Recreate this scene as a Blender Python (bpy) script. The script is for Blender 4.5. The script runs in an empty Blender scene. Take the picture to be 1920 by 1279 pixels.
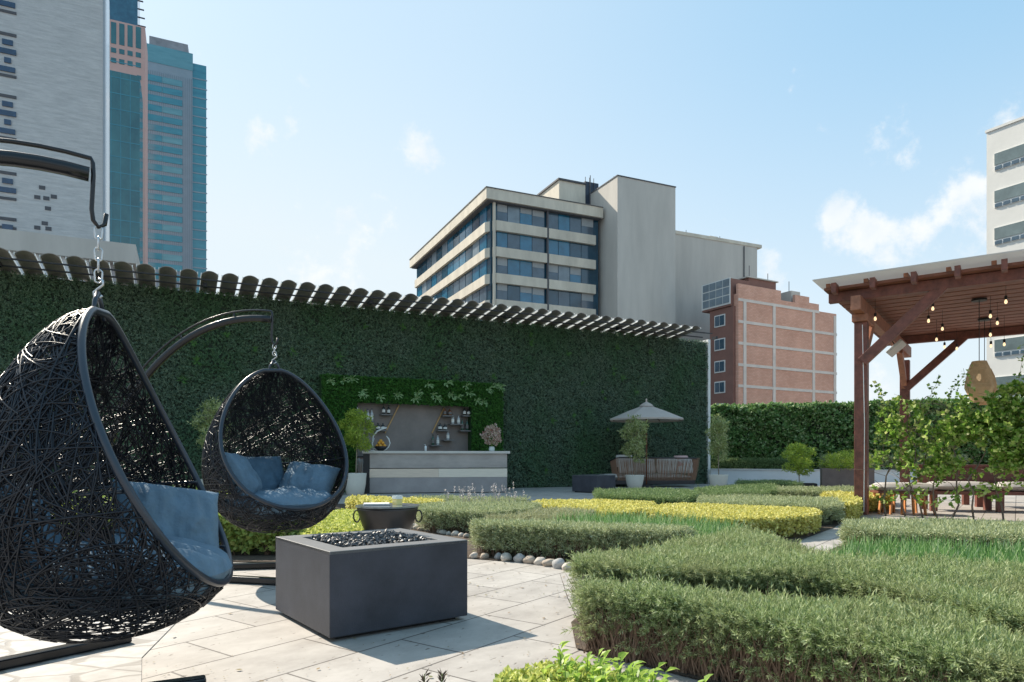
import bpy, math, random
import numpy as np
from mathutils import Vector, Matrix, noise as mnoise
R_ = math.radians
random.seed(7)
rng = np.random.default_rng(11)
scene = bpy.context.scene
COL = scene.collection

# ------------------------------------------------------------------ camera
cam_d = bpy.data.cameras.new("Camera"); cam = bpy.data.objects.new("Camera", cam_d); COL.objects.link(cam)
cam.location = (0, 0, 0.9); cam.rotation_euler = (R_(90), 0, 0)
cam_d.lens = 24; cam_d.sensor_width = 36; cam_d.shift_y = (858-639.5)/1920
cam_d.clip_start = 0.05; cam_d.clip_end = 3000
scene.camera = cam
scene.render.resolution_x, scene.render.resolution_y = 1024, 682

# ------------------------------------------------------------------ light
SUN_EL = R_(40.4); SUN_AZ = math.atan2(-0.736, 0.677)     # measured from +Y towards +X
sd = Vector((math.sin(SUN_AZ)*math.cos(SUN_EL), math.cos(SUN_AZ)*math.cos(SUN_EL), math.sin(SUN_EL)))
sun_d = bpy.data.lights.new("Sun", 'SUN'); sun = bpy.data.objects.new("Sun", sun_d); COL.objects.link(sun)
sun_d.energy = 4.5; sun_d.angle = R_(0.55); sun_d.color = (1.0, 0.91, 0.77)
sun.rotation_euler = sd.to_track_quat('Z', 'Y').to_euler(); sun.location = (-20, 20, 30)

world = bpy.data.worlds.new("World"); scene.world = world; world.use_nodes = True
wn = world.node_tree; wn.nodes.clear()
def WN(t, **k):
    n = wn.nodes.new(t)
    for a, b in k.items(): setattr(n, a, b)
    return n
sky = WN('ShaderNodeTexSky', sky_type='NISHITA'); sky.sun_disc = False
sky.sun_elevation = SUN_EL; sky.sun_rotation = SUN_AZ; sky.air_density = 1.0; sky.dust_density = .8; sky.ozone_density = 2.2
bg = WN('ShaderNodeBackground'); bg.inputs[1].default_value = 0.14
wo = WN('ShaderNodeOutputWorld')
tc = WN('ShaderNodeTexCoord')
def wl(a, b): wn.links.new(a, b)
def wmath(op, a, b=None, clamp=False):
    n = WN('ShaderNodeMath', operation=op); n.use_clamp = clamp
    for i, v in enumerate((a, b)):
        if v is None: continue
        if isinstance(v, (int, float)): n.inputs[i].default_value = v
        else: wl(v, n.inputs[i])
    return n.outputs[0]
nz = WN('ShaderNodeTexNoise'); nz.inputs['Scale'].default_value = 13; nz.inputs['Detail'].default_value = 9; nz.inputs['Roughness'].default_value = 0.64
wl(tc.outputs['Generated'], nz.inputs['Vector'])
def pdir(px, py): return Vector(((px-960)/1280, 1, -(py-858)/1280)).normalized()
def blob(px, py, rad, amp):
    dn = WN('ShaderNodeVectorMath', operation='DISTANCE'); wl(tc.outputs['Generated'], dn.inputs[0]); dn.inputs[1].default_value = pdir(px, py)
    m = WN('ShaderNodeMapRange'); m.interpolation_type = 'SMOOTHSTEP'; wl(dn.outputs['Value'], m.inputs[0])
    m.inputs[1].default_value = 0; m.inputs[2].default_value = rad; m.inputs[3].default_value = amp; m.inputs[4].default_value = 0
    return m.outputs[0]
tot = None
for b in [(1790,380,.085,.62),(1730,430,.075,.55),(1840,345,.07,.6),(1830,450,.12,.55),(1570,405,.05,.62),(1610,440,.075,.58),(1690,480,.12,.5),(1500,480,.14,.2),
          (505,262,.065,.64),(545,280,.035,.4),(787,282,.055,.60),(1915,215,.07,.6),(1670,705,.08,.55),(1610,700,.08,.3),(640,470,.18,.45),(560,520,.14,.4),(1480,370,.08,.2),
          (2300,500,.5,.4),(-300,300,.5,.4),(-900,600,.5,.4),(2900,300,.4,.4)]:
    v = blob(*b); tot = v if tot is None else wmath('MAXIMUM', tot, v)
tot = wmath('MINIMUM', tot, 0.95)
cm = wmath('ADD', wmath('MULTIPLY', tot, 1.0), wmath('MULTIPLY', wmath('SUBTRACT', nz.outputs['Fac'], 0.5), 2.6))
mr = WN('ShaderNodeMapRange'); mr.interpolation_type = 'SMOOTHSTEP'; wl(cm, mr.inputs[0]); mr.inputs[1].default_value = 0.28; mr.inputs[2].default_value = 0.80; mr.inputs[3].default_value = 0; mr.inputs[4].default_value = 0.85
msk = wmath('MULTIPLY', mr.outputs[0], wmath('GREATER_THAN', tot, 0.001))
nz2 = WN('ShaderNodeTexNoise'); nz2.inputs['Scale'].default_value = 14; nz2.inputs['Detail'].default_value = 5
wl(tc.outputs['Generated'], nz2.inputs['Vector'])
cr = WN('ShaderNodeValToRGB'); wl(nz2.outputs['Fac'], cr.inputs[0])
cr.color_ramp.elements[0].position = .35; cr.color_ramp.elements[0].color = (3.7, 4.0, 4.2, 1); cr.color_ramp.elements[1].position = .6; cr.color_ramp.elements[1].color = (4.5, 4.5, 4.5, 1)
# pale moist haze low over the city
sep = WN('ShaderNodeSeparateXYZ'); wl(tc.outputs['Generated'], sep.inputs[0])
hz = WN('ShaderNodeMapRange'); hz.interpolation_type = 'SMOOTHSTEP'; wl(sep.outputs['Z'], hz.inputs[0]); hz.inputs[1].default_value = 0.0; hz.inputs[2].default_value = 0.60; hz.inputs[3].default_value = 0.92; hz.inputs[4].default_value = 0.0
sdn = WN('ShaderNodeVectorMath', operation='DISTANCE'); wl(tc.outputs['Generated'], sdn.inputs[0]); sdn.inputs[1].default_value = sd
hs = WN('ShaderNodeMapRange'); hs.interpolation_type = 'SMOOTHSTEP'; wl(sdn.outputs['Value'], hs.inputs[0]); hs.inputs[1].default_value = 0.5; hs.inputs[2].default_value = 1.2; hs.inputs[3].default_value = 0.45; hs.inputs[4].default_value = 0.0
hzf = wmath('MINIMUM', wmath('ADD', hz.outputs[0], hs.outputs[0]), 0.9)
mxc = WN('ShaderNodeMix', data_type='RGBA'); mxc.inputs[0].default_value = .72; wl(sky.outputs[0], mxc.inputs[6]); mxc.inputs[7].default_value = (1.45, 2.85, 3.9, 1)
mxh = WN('ShaderNodeMix', data_type='RGBA'); wl(hzf, mxh.inputs[0]); wl(mxc.outputs[2], mxh.inputs[6]); mxh.inputs[7].default_value = (3.65, 4.0, 4.15, 1)
mx = WN('ShaderNodeMix', data_type='RGBA'); wl(msk, mx.inputs[0]); wl(mxh.outputs[2], mx.inputs[6]); wl(cr.outputs[0], mx.inputs[7])
wl(mx.outputs[2], bg.inputs[0]); wl(bg.outputs[0], wo.inputs[0])

scene.view_settings.view_transform = 'Standard'; scene.view_settings.look = 'None'
scene.view_settings.exposure = 0.75; scene.view_settings.gamma = 1.0; scene.view_settings.use_curve_mapping = False
scene.cycles.use_denoising = True; scene.cycles.max_bounces = 7; scene.cycles.transparent_max_bounces = 12; scene.cycles.transmission_bounces = 4
scene.cycles.diffuse_bounces = 4; scene.cycles.glossy_bounces = 3

# ------------------------------------------------------------------ places
def G(px, py, z=0.0):
    Y = (.9-z)*1280/(py-858); return Vector(((px-960)/1280*Y, Y, z))
def W(px, py, Y): return Vector(((px-960)/1280*Y, Y, .9-(py-858)/1280*Y))

# ------------------------------------------------------------------ materials
MATS = {}
def newmat(name):
    m = bpy.data.materials.new(name); m.use_nodes = True; nt = m.node_tree; nt.nodes.clear()
    out = nt.nodes.new('ShaderNodeOutputMaterial'); return m, nt, out
def nn(nt, t, **k):
    n = nt.nodes.new(t)
    for a, b in k.items(): setattr(n, a, b)
    return n
def M(name, col, rough=.7, var=.12, scale=4, bump=0, bscale=60, metal=0, spec=.5, stretch=None, hue=None, bdist=.01, emit=0):
    if name in MATS: return MATS[name]
    m, nt, out = newmat(name); p = nn(nt, 'ShaderNodeBsdfPrincipled')
    tcn = nn(nt, 'ShaderNodeTexCoord'); mp = nn(nt, 'ShaderNodeMapping'); nt.links.new(tcn.outputs['Object'], mp.inputs[0])
    if stretch: mp.inputs['Scale'].default_value = stretch
    n1 = nn(nt, 'ShaderNodeTexNoise'); n1.inputs['Scale'].default_value = scale; n1.inputs['Detail'].default_value = 6; n1.inputs['Roughness'].default_value = .65
    nt.links.new(mp.outputs[0], n1.inputs['Vector'])
    r = nn(nt, 'ShaderNodeValToRGB'); e = r.color_ramp.elements
    c2 = hue or col
    e[0].position = .3; e[0].color = tuple(c*(1-var) for c in col)+(1,); e[1].position = .7; e[1].color = tuple(min(1, c*(1+var)) for c in c2)+(1,)
    nt.links.new(n1.outputs['Fac'], r.inputs[0]); nt.links.new(r.outputs[0], p.inputs['Base Color'])
    p.inputs['Roughness'].default_value = rough; p.inputs['Metallic'].default_value = metal; p.inputs['Specular IOR Level'].default_value = spec
    if bump:
        n2 = nn(nt, 'ShaderNodeTexNoise'); n2.inputs['Scale'].default_value = bscale; n2.inputs['Detail'].default_value = 4; nt.links.new(mp.outputs[0], n2.inputs['Vector'])
        b = nn(nt, 'ShaderNodeBump'); b.inputs['Strength'].default_value = bump; b.inputs['Distance'].default_value = bdist
        nt.links.new(n2.outputs['Fac'], b.inputs['Height']); nt.links.new(b.outputs[0], p.inputs['Normal'])
    if emit:
        p.inputs['Emission Color'].default_value = tuple(col)+(1,); p.inputs['Emission Strength'].default_value = emit
    nt.links.new(p.outputs[0], out.inputs[0]); MATS[name] = m; return m
def leafmat(name, cols, trans=.4, rough=.5, patch=None):
    if name in MATS: return MATS[name]
    m, nt, out = newmat(name)
    g = nn(nt, 'ShaderNodeNewGeometry'); r = nn(nt, 'ShaderNodeValToRGB'); e = r.color_ramp.elements
    while len(e) < len(cols): e.new(.5)
    for i, c in enumerate(cols): e[i].position = i/(len(cols)-1); e[i].color = tuple(c)+(1,)
    nt.links.new(g.outputs['Random Per Island'], r.inputs[0]); colour = r.outputs[0]
    if patch:
        tcn = nn(nt, 'ShaderNodeTexCoord'); n1 = nn(nt, 'ShaderNodeTexNoise'); n1.inputs['Scale'].default_value = patch[1]; n1.inputs['Detail'].default_value = 3
        nt.links.new(tcn.outputs['Object'], n1.inputs['Vector']); mr_ = nn(nt, 'ShaderNodeMapRange'); nt.links.new(n1.outputs['Fac'], mr_.inputs[0])
        mr_.inputs[1].default_value = .42; mr_.inputs[2].default_value = .66; mr_.inputs[4].default_value = patch[2]
        mxx = nn(nt, 'ShaderNodeMix', data_type='RGBA'); nt.links.new(mr_.outputs[0], mxx.inputs[0]); nt.links.new(colour, mxx.inputs[6]); mxx.inputs[7].default_value = tuple(patch[0])+(1,)
        colour = mxx.outputs[2]
    p = nn(nt, 'ShaderNodeBsdfPrincipled'); p.inputs['Roughness'].default_value = rough; p.inputs['Specular IOR Level'].default_value = .3
    t = nn(nt, 'ShaderNodeBsdfTranslucent'); ms = nn(nt, 'ShaderNodeMixShader'); ms.inputs[0].default_value = trans
    nt.links.new(colour, p.inputs['Base Color']); nt.links.new(colour, t.inputs[0]); nt.links.new(p.outputs[0], ms.inputs[1]); nt.links.new(t.outputs[0], ms.inputs[2])
    nt.links.new(ms.outputs[0], out.inputs[0]); MATS[name] = m; return m

# ------------------------------------------------------------------ mesh builder
class MB:
    def __init__(s): s.V = []; s.F = []; s.n = 0
    def add(s, v, f):
        v = [tuple(x) for x in v]; s.V += v; s.F += [tuple(i+s.n for i in q) for q in f]; s.n += len(v); return s
    def box(s, c, d, rz=0, M4=None):
        hx, hy, hz_ = d[0]/2, d[1]/2, d[2]/2
        v = [Vector((x, y, z)) for z in (-hz_, hz_) for y in (-hy, hy) for x in (-hx, hx)]
        Rm = M4 if M4 is not None else Matrix.Rotation(rz, 3, 'Z')
        v = [Rm @ p + Vector(c) for p in v]
        return s.add(v, [(0,2,3,1),(4,5,7,6),(0,1,5,4),(2,6,7,3),(0,4,6,2),(1,3,7,5)])
    def b2(s, a, b):  # box from min and max corners
        return s.box([(a[i]+b[i])/2 for i in range(3)], [abs(b[i]-a[i]) for i in range(3)])
    def bar(s, a, b, w, h):
        a, b = Vector(a), Vector(b); d = (b-a); L = d.length; d.normalize()
        up = Vector((0,0,1)) if abs(d.z) < .95 else Vector((0,1,0)); sx = d.cross(up).normalized(); uz = sx.cross(d)
        return s.box((a+b)/2, (L, w, h), M4=Matrix((d, sx, uz)).transposed())
    def prism(s, pts, z0, z1):
        n = len(pts); v = [(p[0], p[1], z0) for p in pts]+[(p[0], p[1], z1) for p in pts]
        return s.add(v, [tuple(range(n))[::-1], tuple(range(n, 2*n))]+[(i, (i+1)%n, n+(i+1)%n, n+i) for i in range(n)])
    def tube(s, pts, r, n=8, closed=False, caps=True):
        pts = [Vector(p) for p in pts]; N = len(pts); rs = r if isinstance(r, (list, tuple)) else [r]*N
        v = []; t0 = (pts[1]-pts[0]).normalized(); a = t0.orthogonal().normalized()
        for i, p in enumerate(pts):
            if closed: t = (pts[(i+1)%N]-pts[i-1]).normalized()
            else: t = (pts[min(i+1, N-1)]-pts[max(i-1, 0)]).normalized()
            a = (a - t*a.dot(t)).normalized(); b = t.cross(a)
            for k in range(n):
                th = 2*math.pi*k/n; v.append(p+(a*math.cos(th)+b*math.sin(th))*rs[i])
        f = []
        for i in range(N if closed else N-1):
            j = (i+1)%N
            for k in range(n): f.append((i*n+k, i*n+(k+1)%n, j*n+(k+1)%n, j*n+k))
        if caps and not closed: f += [tuple(range(n))[::-1], tuple((N-1)*n+k for k in range(n))]
        return s.add(v, f)
    def lathe(s, prof, n=32, c=(0,0,0)):
        v = []; f = []
        for r, z in prof:
            for k in range(n): th = 2*math.pi*k/n; v.append((c[0]+r*math.cos(th), c[1]+r*math.sin(th), c[2]+z))
        for i in range(len(prof)-1):
            for k in range(n): f.append((i*n+k, i*n+(k+1)%n, (i+1)*n+(k+1)%n, (i+1)*n+k))
        f += [tuple(range(n))[::-1], tuple((len(prof)-1)*n+k for k in range(n))]
        return s.add(v, f)
    def build(s, name, mat, parent=None, smooth=False, bevel=0, loc=None, rz=0):
        me = bpy.data.meshes.new(name); me.from_pydata(s.V, [], s.F); me.update()
        if smooth: me.polygons.foreach_set('use_smooth', [True]*len(me.polygons))
        return link(name, me, mat, parent, bevel, loc, rz, smooth)
def link(name, me, mat, parent=None, bevel=0, loc=None, rz=0, smooth=False):
    o = bpy.data.objects.new(name, me); COL.objects.link(o)
    if mat: me.materials.append(mat)
    if parent: o.parent = parent
    if loc is not None: o.location = loc; 
    if rz: o.rotation_euler = (0, 0, rz)
    if bevel:
        b = o.modifiers.new('bevel', 'BEVEL'); b.width = bevel; b.segments = 2; b.limit_method = 'ANGLE'
    return o
def np_mesh(name, V, nper, mat, parent=None, loc=None, rz=0, smooth=False):
    """V: (faces*nper,3) unshared corners"""
    V = np.asarray(V, np.float32).reshape(-1, 3); nf = len(V)//nper
    me = bpy.data.meshes.new(name); me.vertices.add(len(V)); me.vertices.foreach_set('co', V.ravel())
    me.loops.add(len(V)); me.loops.foreach_set('vertex_index', np.arange(len(V), dtype=np.int32))
    me.polygons.add(nf); me.polygons.foreach_set('loop_start', np.arange(0, nf*nper, nper, dtype=np.int32))
    me.polygons.foreach_set('loop_total', np.full(nf, nper, np.int32))
    me.update(calc_edges=True)
    return link(name, me, mat, parent, 0, loc, rz)
def tag(o, label=None, cat=None, group=None, kind=None):
    if label: o['label'] = label
    if cat: o['category'] = cat
    if group: o['group'] = group
    if kind: o['kind'] = kind
    return o
def thing(name, label, cat, loc=(0,0,0), rz=0, group=None):
    o = bpy.data.objects.new(name, None); COL.objects.link(o); o.empty_display_size = .2
    o.location = loc; o.rotation_euler = (0, 0, rz); return tag(o, label, cat, group)
def dup(root, loc, rz, label, group=None):
    r = root.copy(); COL.objects.link(r); r.location = loc; r.rotation_euler = (0, 0, rz); r['label'] = label
    if group: r['group'] = group
    for ch in list(root.children):
        c = ch.copy(); COL.objects.link(c); c.parent = r
        for g in list(ch.children):
            d = g.copy(); COL.objects.link(d); d.parent = c
    return r

# ------------------------------------------------------------------ foliage tools
def quad_leaf(base, d, L, w, nrm):
    d = Vector(d).normalized(); s_ = d.cross(Vector(nrm)).normalized(); b = Vector(base)
    return [b, b+d*L*.45+s_*w/2, b+d*L, b+d*L*.45-s_*w/2]
def tmpl_sprig(n, H, L, w, spread=.9, rs=None):
    """upright sprig of narrow needles"""
    q = []; rr = rs or random
    for i in range(n):
        t = (i+.5)/n; th = i*2.4+rr.uniform(-.4, .4); el = spread*(1-.6*t)+rr.uniform(-.15, .15)
        d = Vector((math.cos(th)*math.sin(el), math.sin(th)*math.sin(el), math.cos(el)))
        nrm = Vector((-math.sin(th), math.cos(th), rr.uniform(-.5, .5))).cross(d)
        q += quad_leaf((0, 0, H*t), d, L*(1-.3*t)*rr.uniform(.8, 1.2), w, nrm)
    return np.array([list(v) for v in q])
def tmpl_tuft(n, L, w, flat=.6):
    """small cluster of broad leaves facing outwards (+z)"""
    q = []
    for i in range(n):
        th = i*2*math.pi/n+random.uniform(-.5, .5); el = random.uniform(flat*.5, flat*1.8)
        d = Vector((math.cos(th)*math.sin(el), math.sin(th)*math.sin(el), math.cos(el)))
        up = Vector((0, 0, 1)) + Vector((random.uniform(-.4, .4), random.uniform(-.4, .4), 0)); 
        q += quad_leaf((random.uniform(-.2, .2)*L, random.uniform(-.2, .2)*L, random.uniform(-.3, .3)*L), d, L*random.uniform(.7, 1.2), w*random.uniform(.8, 1.2), up)
    return np.array([list(v) for v in q])
def instance(tmpls, P, N, scale, jitter=.5, smin=.7, smax=1.3, tall=0):
    """copies templates to points P with +z turned near N"""
    P = np.asarray(P, float); N = np.asarray(N, float)+rng.normal(0, jitter, (len(P), 3)); N /= np.linalg.norm(N, axis=1)[:, None]
    a = rng.normal(size=(len(P), 3)); a -= (a*N).sum(1)[:, None]*N; a /= np.linalg.norm(a, axis=1)[:, None]; b = np.cross(N, a)
    B = np.stack([a, b, N], axis=2); s_ = scale*rng.uniform(smin, smax, len(P))*np.where(rng.uniform(size=len(P)) < tall, 1.55, 1); k = rng.integers(0, len(tmpls), len(P)); out = []
    for i, t in enumerate(tmpls):
        m = k == i
        out.append((np.einsum('nij,vj->nvi', B[m], t)*s_[m][:, None, None]+P[m][:, None, :]).reshape(-1, 3))
    return np.concatenate(out)
def inpoly(P, poly):
    x, y = P[:, 0], P[:, 1]; c = np.zeros(len(P), bool); n = len(poly)
    for i in range(n):
        x1, y1 = poly[i][:2]; x2, y2 = poly[i-1][:2]
        if y1 == y2: continue
        c ^= ((y1 > y) != (y2 > y)) & (x < (x2-x1)*(y-y1)/(y2-y1)+x1)
    return c
def parea(poly): return abs(sum(poly[i-1][0]*poly[i][1]-poly[i][0]*poly[i-1][1] for i in range(len(poly))))/2
def sample_top(poly, dens):
    a = np.array([p[:2] for p in poly]); lo, hi = a.min(0), a.max(0); n = int(dens*np.prod(hi-lo))
    P = rng.uniform(lo, hi, (n, 2)); return P[inpoly(P, poly)]
def ccw(poly):
    s_ = sum(poly[i-1][0]*poly[i][1]-poly[i][0]*poly[i-1][1] for i in range(len(poly)))
    return poly if s_ > 0 else poly[::-1]
def smoothpoly(poly, it=1):
    for _ in range(it):
        q = []
        for i in range(len(poly)):
            a, b = poly[i], poly[(i+1)%len(poly)]
            q += [(a[0]*.8+b[0]*.2, a[1]*.8+b[1]*.2), (a[0]*.2+b[0]*.8, a[1]*.2+b[1]*.8)]
        poly = q
    return poly
def sample_side(poly, dens, z0, z1):
    P = []; N = []
    for i in range(len(poly)):
        a = np.array(poly[i][:2]); b = np.array(poly[(i+1)%len(poly)][:2]); L = np.linalg.norm(b-a)
        if L < 1e-4: continue
        nrm = np.array([(b-a)[1], -(b-a)[0]])/L; mid = (a+b)/2
        if np.dot(nrm, -mid) < -.2*np.linalg.norm(mid): continue      # back side towards nothing seen
        n = rng.poisson(L*(z1-z0)*dens); t = rng.uniform(0, 1, n); z = z0+(z1-z0)*rng.uniform(0, 1, n)**.8
        P.append(np.column_stack([a+(b-a)*t[:, None], z])); N.append(np.tile([nrm[0], nrm[1], .5], (n, 1)))
    return (np.concatenate(P), np.concatenate(N)) if P else (np.zeros((0, 3)), np.zeros((0, 3)))
def wob(P, amp, sc):   # gentle unevenness of a clipped top
    return amp*(np.sin(P[:, 0]*sc+1.3*np.sin(P[:, 1]*sc*.7))+np.sin(P[:, 1]*sc*1.3+P[:, 0]*sc*.5))/2

# ================================================================== SETTING
def paving_mat():
    m, nt, out = newmat('travertine_paving'); p = nn(nt, 'ShaderNodeBsdfPrincipled'); L = nt.links.new
    tcn = nn(nt, 'ShaderNodeTexCoord'); mp = nn(nt, 'ShaderNodeMapping'); mp.inputs['Rotation'].default_value = (0, 0, R_(-53.5)); mp.inputs['Location'].default_value = (.25, -.02, 0)
    L(tcn.outputs['Object'], mp.inputs[0])
    br = nn(nt, 'ShaderNodeTexBrick'); br.offset = .42; br.squash = 1; L(mp.outputs[0], br.inputs['Vector'])
    br.inputs['Scale'].default_value = 1; br.inputs['Brick Width'].default_value = .66; br.inputs['Row Height'].default_value = .405; br.inputs['Mortar Size'].default_value = .0055; br.inputs['Mortar Smooth'].default_value = .15
    br.inputs['Color1'].default_value = (.385, .355, .33, 1); br.inputs['Color2'].default_value = (.45, .418, .388, 1); br.inputs['Mortar'].default_value = (.12, .105, .095, 1); br.inputs['Bias'].default_value = 0
    mp2 = nn(nt, 'ShaderNodeMapping'); mp2.inputs['Scale'].default_value = (1.3, 1.8, 1); L(mp.outputs[0], mp2.inputs[0])
    n1 = nn(nt, 'ShaderNodeTexNoise'); n1.inputs['Scale'].default_value = 2.4; n1.inputs['Detail'].default_value = 9; n1.inputs['Roughness'].default_value = .7; L(mp2.outputs[0], n1.inputs['Vector'])
    r1 = nn(nt, 'ShaderNodeValToRGB'); L(n1.outputs['Fac'], r1.inputs[0]); r1.color_ramp.elements[0].position = .32; r1.color_ramp.elements[0].color = (.76, .74, .72, 1); r1.color_ramp.elements[1].position = .62; r1.color_ramp.elements[1].color = (1.06, 1.05, 1.03, 1)
    mu = nn(nt, 'ShaderNodeMix', data_type='RGBA', blend_type='MULTIPLY'); mu.inputs[0].default_value = 1; L(br.outputs['Color'], mu.inputs[6]); L(r1.outputs[0], mu.inputs[7])
    n2 = nn(nt, 'ShaderNodeTexNoise'); n2.inputs['Scale'].default_value = 16; n2.inputs['Detail'].default_value = 6; mp3 = nn(nt, 'ShaderNodeMapping'); mp3.inputs['Scale'].default_value = (1, 2.0, 1); L(mp.outputs[0], mp3.inputs[0]); L(mp3.outputs[0], n2.inputs['Vector'])
    r2 = nn(nt, 'ShaderNodeValToRGB'); L(n2.outputs['Fac'], r2.inputs[0]); r2.color_ramp.elements[0].position = .29; r2.color_ramp.elements[0].color = (.38, .34, .3, 1); r2.color_ramp.elements[1].position = .35; r2.color_ramp.elements[1].color = (1, 1, 1, 1)
    mu2 = nn(nt, 'ShaderNodeMix', data_type='RGBA', blend_type='MULTIPLY'); mu2.inputs[0].default_value = .9; L(mu.outputs[2], mu2.inputs[6]); L(r2.outputs[0], mu2.inputs[7])
    L(mu2.outputs[2], p.inputs['Base Color']); p.inputs['Roughness'].default_value = .62
    add = nn(nt, 'ShaderNodeMath', operation='MULTIPLY_ADD'); L(br.outputs['Fac'], add.inputs[0]); add.inputs[1].default_value = -1.0; L(r2.outputs[0], add.inputs[2])
    b = nn(nt, 'ShaderNodeBump'); b.inputs['Strength'].default_value = .5; b.inputs['Distance'].default_value = .004; L(add.outputs[0], b.inputs['Height']); L(b.outputs[0], p.inputs['Normal'])
    L(p.outputs[0], out.inputs[0]); return m
def crazy_mat():
    m, nt, out = newmat('crazy_paving'); p = nn(nt, 'ShaderNodeBsdfPrincipled'); L = nt.links.new
    tcn = nn(nt, 'ShaderNodeTexCoord'); mp = nn(nt, 'ShaderNodeMapping'); mp.inputs['Rotation'].default_value = (0, 0, .4); mp.inputs['Scale'].default_value = (1.0, 1.9, 1); L(tcn.outputs['Object'], mp.inputs[0])
    n1 = nn(nt, 'ShaderNodeTexNoise'); n1.inputs['Scale'].default_value = 2.5; L(mp.outputs[0], n1.inputs['Vector'])
    ad = nn(nt, 'ShaderNodeMix', data_type='RGBA', blend_type='LINEAR_LIGHT'); ad.inputs[0].default_value = .12; L(mp.outputs[0], ad.inputs[6]); L(n1.outputs['Color'], ad.inputs[7])
    ve = nn(nt, 'ShaderNodeTexVoronoi', feature='DISTANCE_TO_EDGE'); ve.inputs['Scale'].default_value = 3.2; L(ad.outputs[2], ve.inputs['Vector'])
    vc = nn(nt, 'ShaderNodeTexVoronoi'); vc.inputs['Scale'].default_value = 3.2; L(ad.outputs[2], vc.inputs['Vector'])
    bw = nn(nt, 'ShaderNodeRGBToBW'); L(vc.outputs['Color'], bw.inputs[0])
    rc = nn(nt, 'ShaderNodeValToRGB'); L(bw.outputs[0], rc.inputs[0]); rc.color_ramp.elements[0].color = (.37, .35, .335, 1); rc.color_ramp.elements[1].color = (.52, .49, .455, 1)
    re = nn(nt, 'ShaderNodeValToRGB'); L(ve.outputs[0], re.inputs[0]); re.color_ramp.elements[0].position = .03; re.color_ramp.elements[0].color = (.62, .60, .58, 1); re.color_ramp.elements[1].position = .055; re.color_ramp.elements[1].color = (1, 1, 1, 1)
    mu = nn(nt, 'ShaderNodeMix', data_type='RGBA', blend_type='MULTIPLY'); mu.inputs[0].default_value = 1; L(rc.outputs[0], mu.inputs[6]); L(re.outputs[0], mu.inputs[7])
    n3 = nn(nt, 'ShaderNodeTexNoise'); n3.inputs['Scale'].default_value = 14; n3.inputs['Detail'].default_value = 7; L(tcn.outputs['Object'], n3.inputs['Vector'])
    r3 = nn(nt, 'ShaderNodeValToRGB'); L(n3.outputs['Fac'], r3.inputs[0]); r3.color_ramp.elements[0].position = .3; r3.color_ramp.elements[0].color = (.8, .79, .78, 1); r3.color_ramp.elements[1].position = .6
    mu2 = nn(nt, 'ShaderNodeMix', data_type='RGBA', blend_type='MULTIPLY'); mu2.inputs[0].default_value = 1; L(mu.outputs[2], mu2.inputs[6]); L(r3.outputs[0], mu2.inputs[7])
    L(mu2.outputs[2], p.inputs['Base Color']); p.inputs['Roughness'].default_value = .7
    b = nn(nt, 'ShaderNodeBump'); b.inputs['Strength'].default_value = .6; b.inputs['Distance'].default_value = .006; L(re.outputs[0], b.inputs['Height']); L(b.outputs[0], p.inputs['Normal'])
    L(p.outputs[0], out.inputs[0]); return m
def sheet(name, pts, z, mat):
    o = MB().add([(x, y, z) for x, y in ccw(list(pts))], [tuple(range(len(pts)))]).build(name, mat); tag(o, kind='structure'); return o
g = sheet('ground', [(-1500,-1500),(1500,-1500),(1500,1500),(-1500,1500)], -.012, M('city_ground', (.12,.115,.11), .9))
sheet('plaza_paving', [(-30,-8),(20,-8),(20,26),(-30,26)], 0, paving_mat())
sheet('crazy_paving', [(-12,-3),(-1.25,-3),(-1.25,2.3),(-1.66,3.06),(-2.0,4.4),(-12,4.4)], .004, crazy_mat())
soil = M('garden_soil', (.075,.052,.036), .95, .5, 14, 1, 40)

# ------------------------------------------------------------------ hedges and beds
random.seed(3)
ROS = [tmpl_sprig(18, .075, .030, .0042, 1.2) for _ in range(6)]
ROSB = [tmpl_sprig(9, .085, .045, .008, 1.1) for _ in range(4)]
TUFT = [tmpl_tuft(7, .03, .021, .8) for _ in range(5)]
TUFTF = [tmpl_tuft(6, .045, .032, .8) for _ in range(4)]
M_ROS = leafmat('rosemary_leaves', [(.11,.16,.055),(.23,.31,.11),(.37,.45,.20),(.56,.62,.38)], .4, .5, ((.33,.34,.17), 2.6, .5))
M_ROSG = leafmat('greyish_leaves', [(.19,.23,.11),(.32,.37,.18),(.45,.49,.27),(.58,.62,.42)], .3, .55)
M_LIME = leafmat('lime_leaves', [(.28,.34,.07),(.48,.54,.12),(.68,.70,.20),(.78,.78,.34)], .35, .5)
M_YEL = leafmat('yellow_leaves', [(.38,.36,.08),(.60,.56,.14),(.78,.73,.24),(.84,.80,.38)], .35, .5)
M_DK = leafmat('dark_rosemary_leaves', [(.09,.14,.055),(.16,.24,.09),(.24,.33,.13),(.33,.42,.20)], .3, .5)
M_GRS = leafmat('strap_leaves', [(.06,.15,.04),(.12,.26,.07),(.22,.38,.13),(.48,.58,.34)], .4, .4)
M_TWIG = leafmat('hedge_twigs', [(.10,.06,.04),(.19,.12,.08),(.25,.17,.12)], 0, .8)
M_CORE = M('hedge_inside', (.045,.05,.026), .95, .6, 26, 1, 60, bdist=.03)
M_CORET = M('hedge_inside_lime', (.13,.13,.035), .95, .5, 26, 1, 60, bdist=.03)

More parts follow.
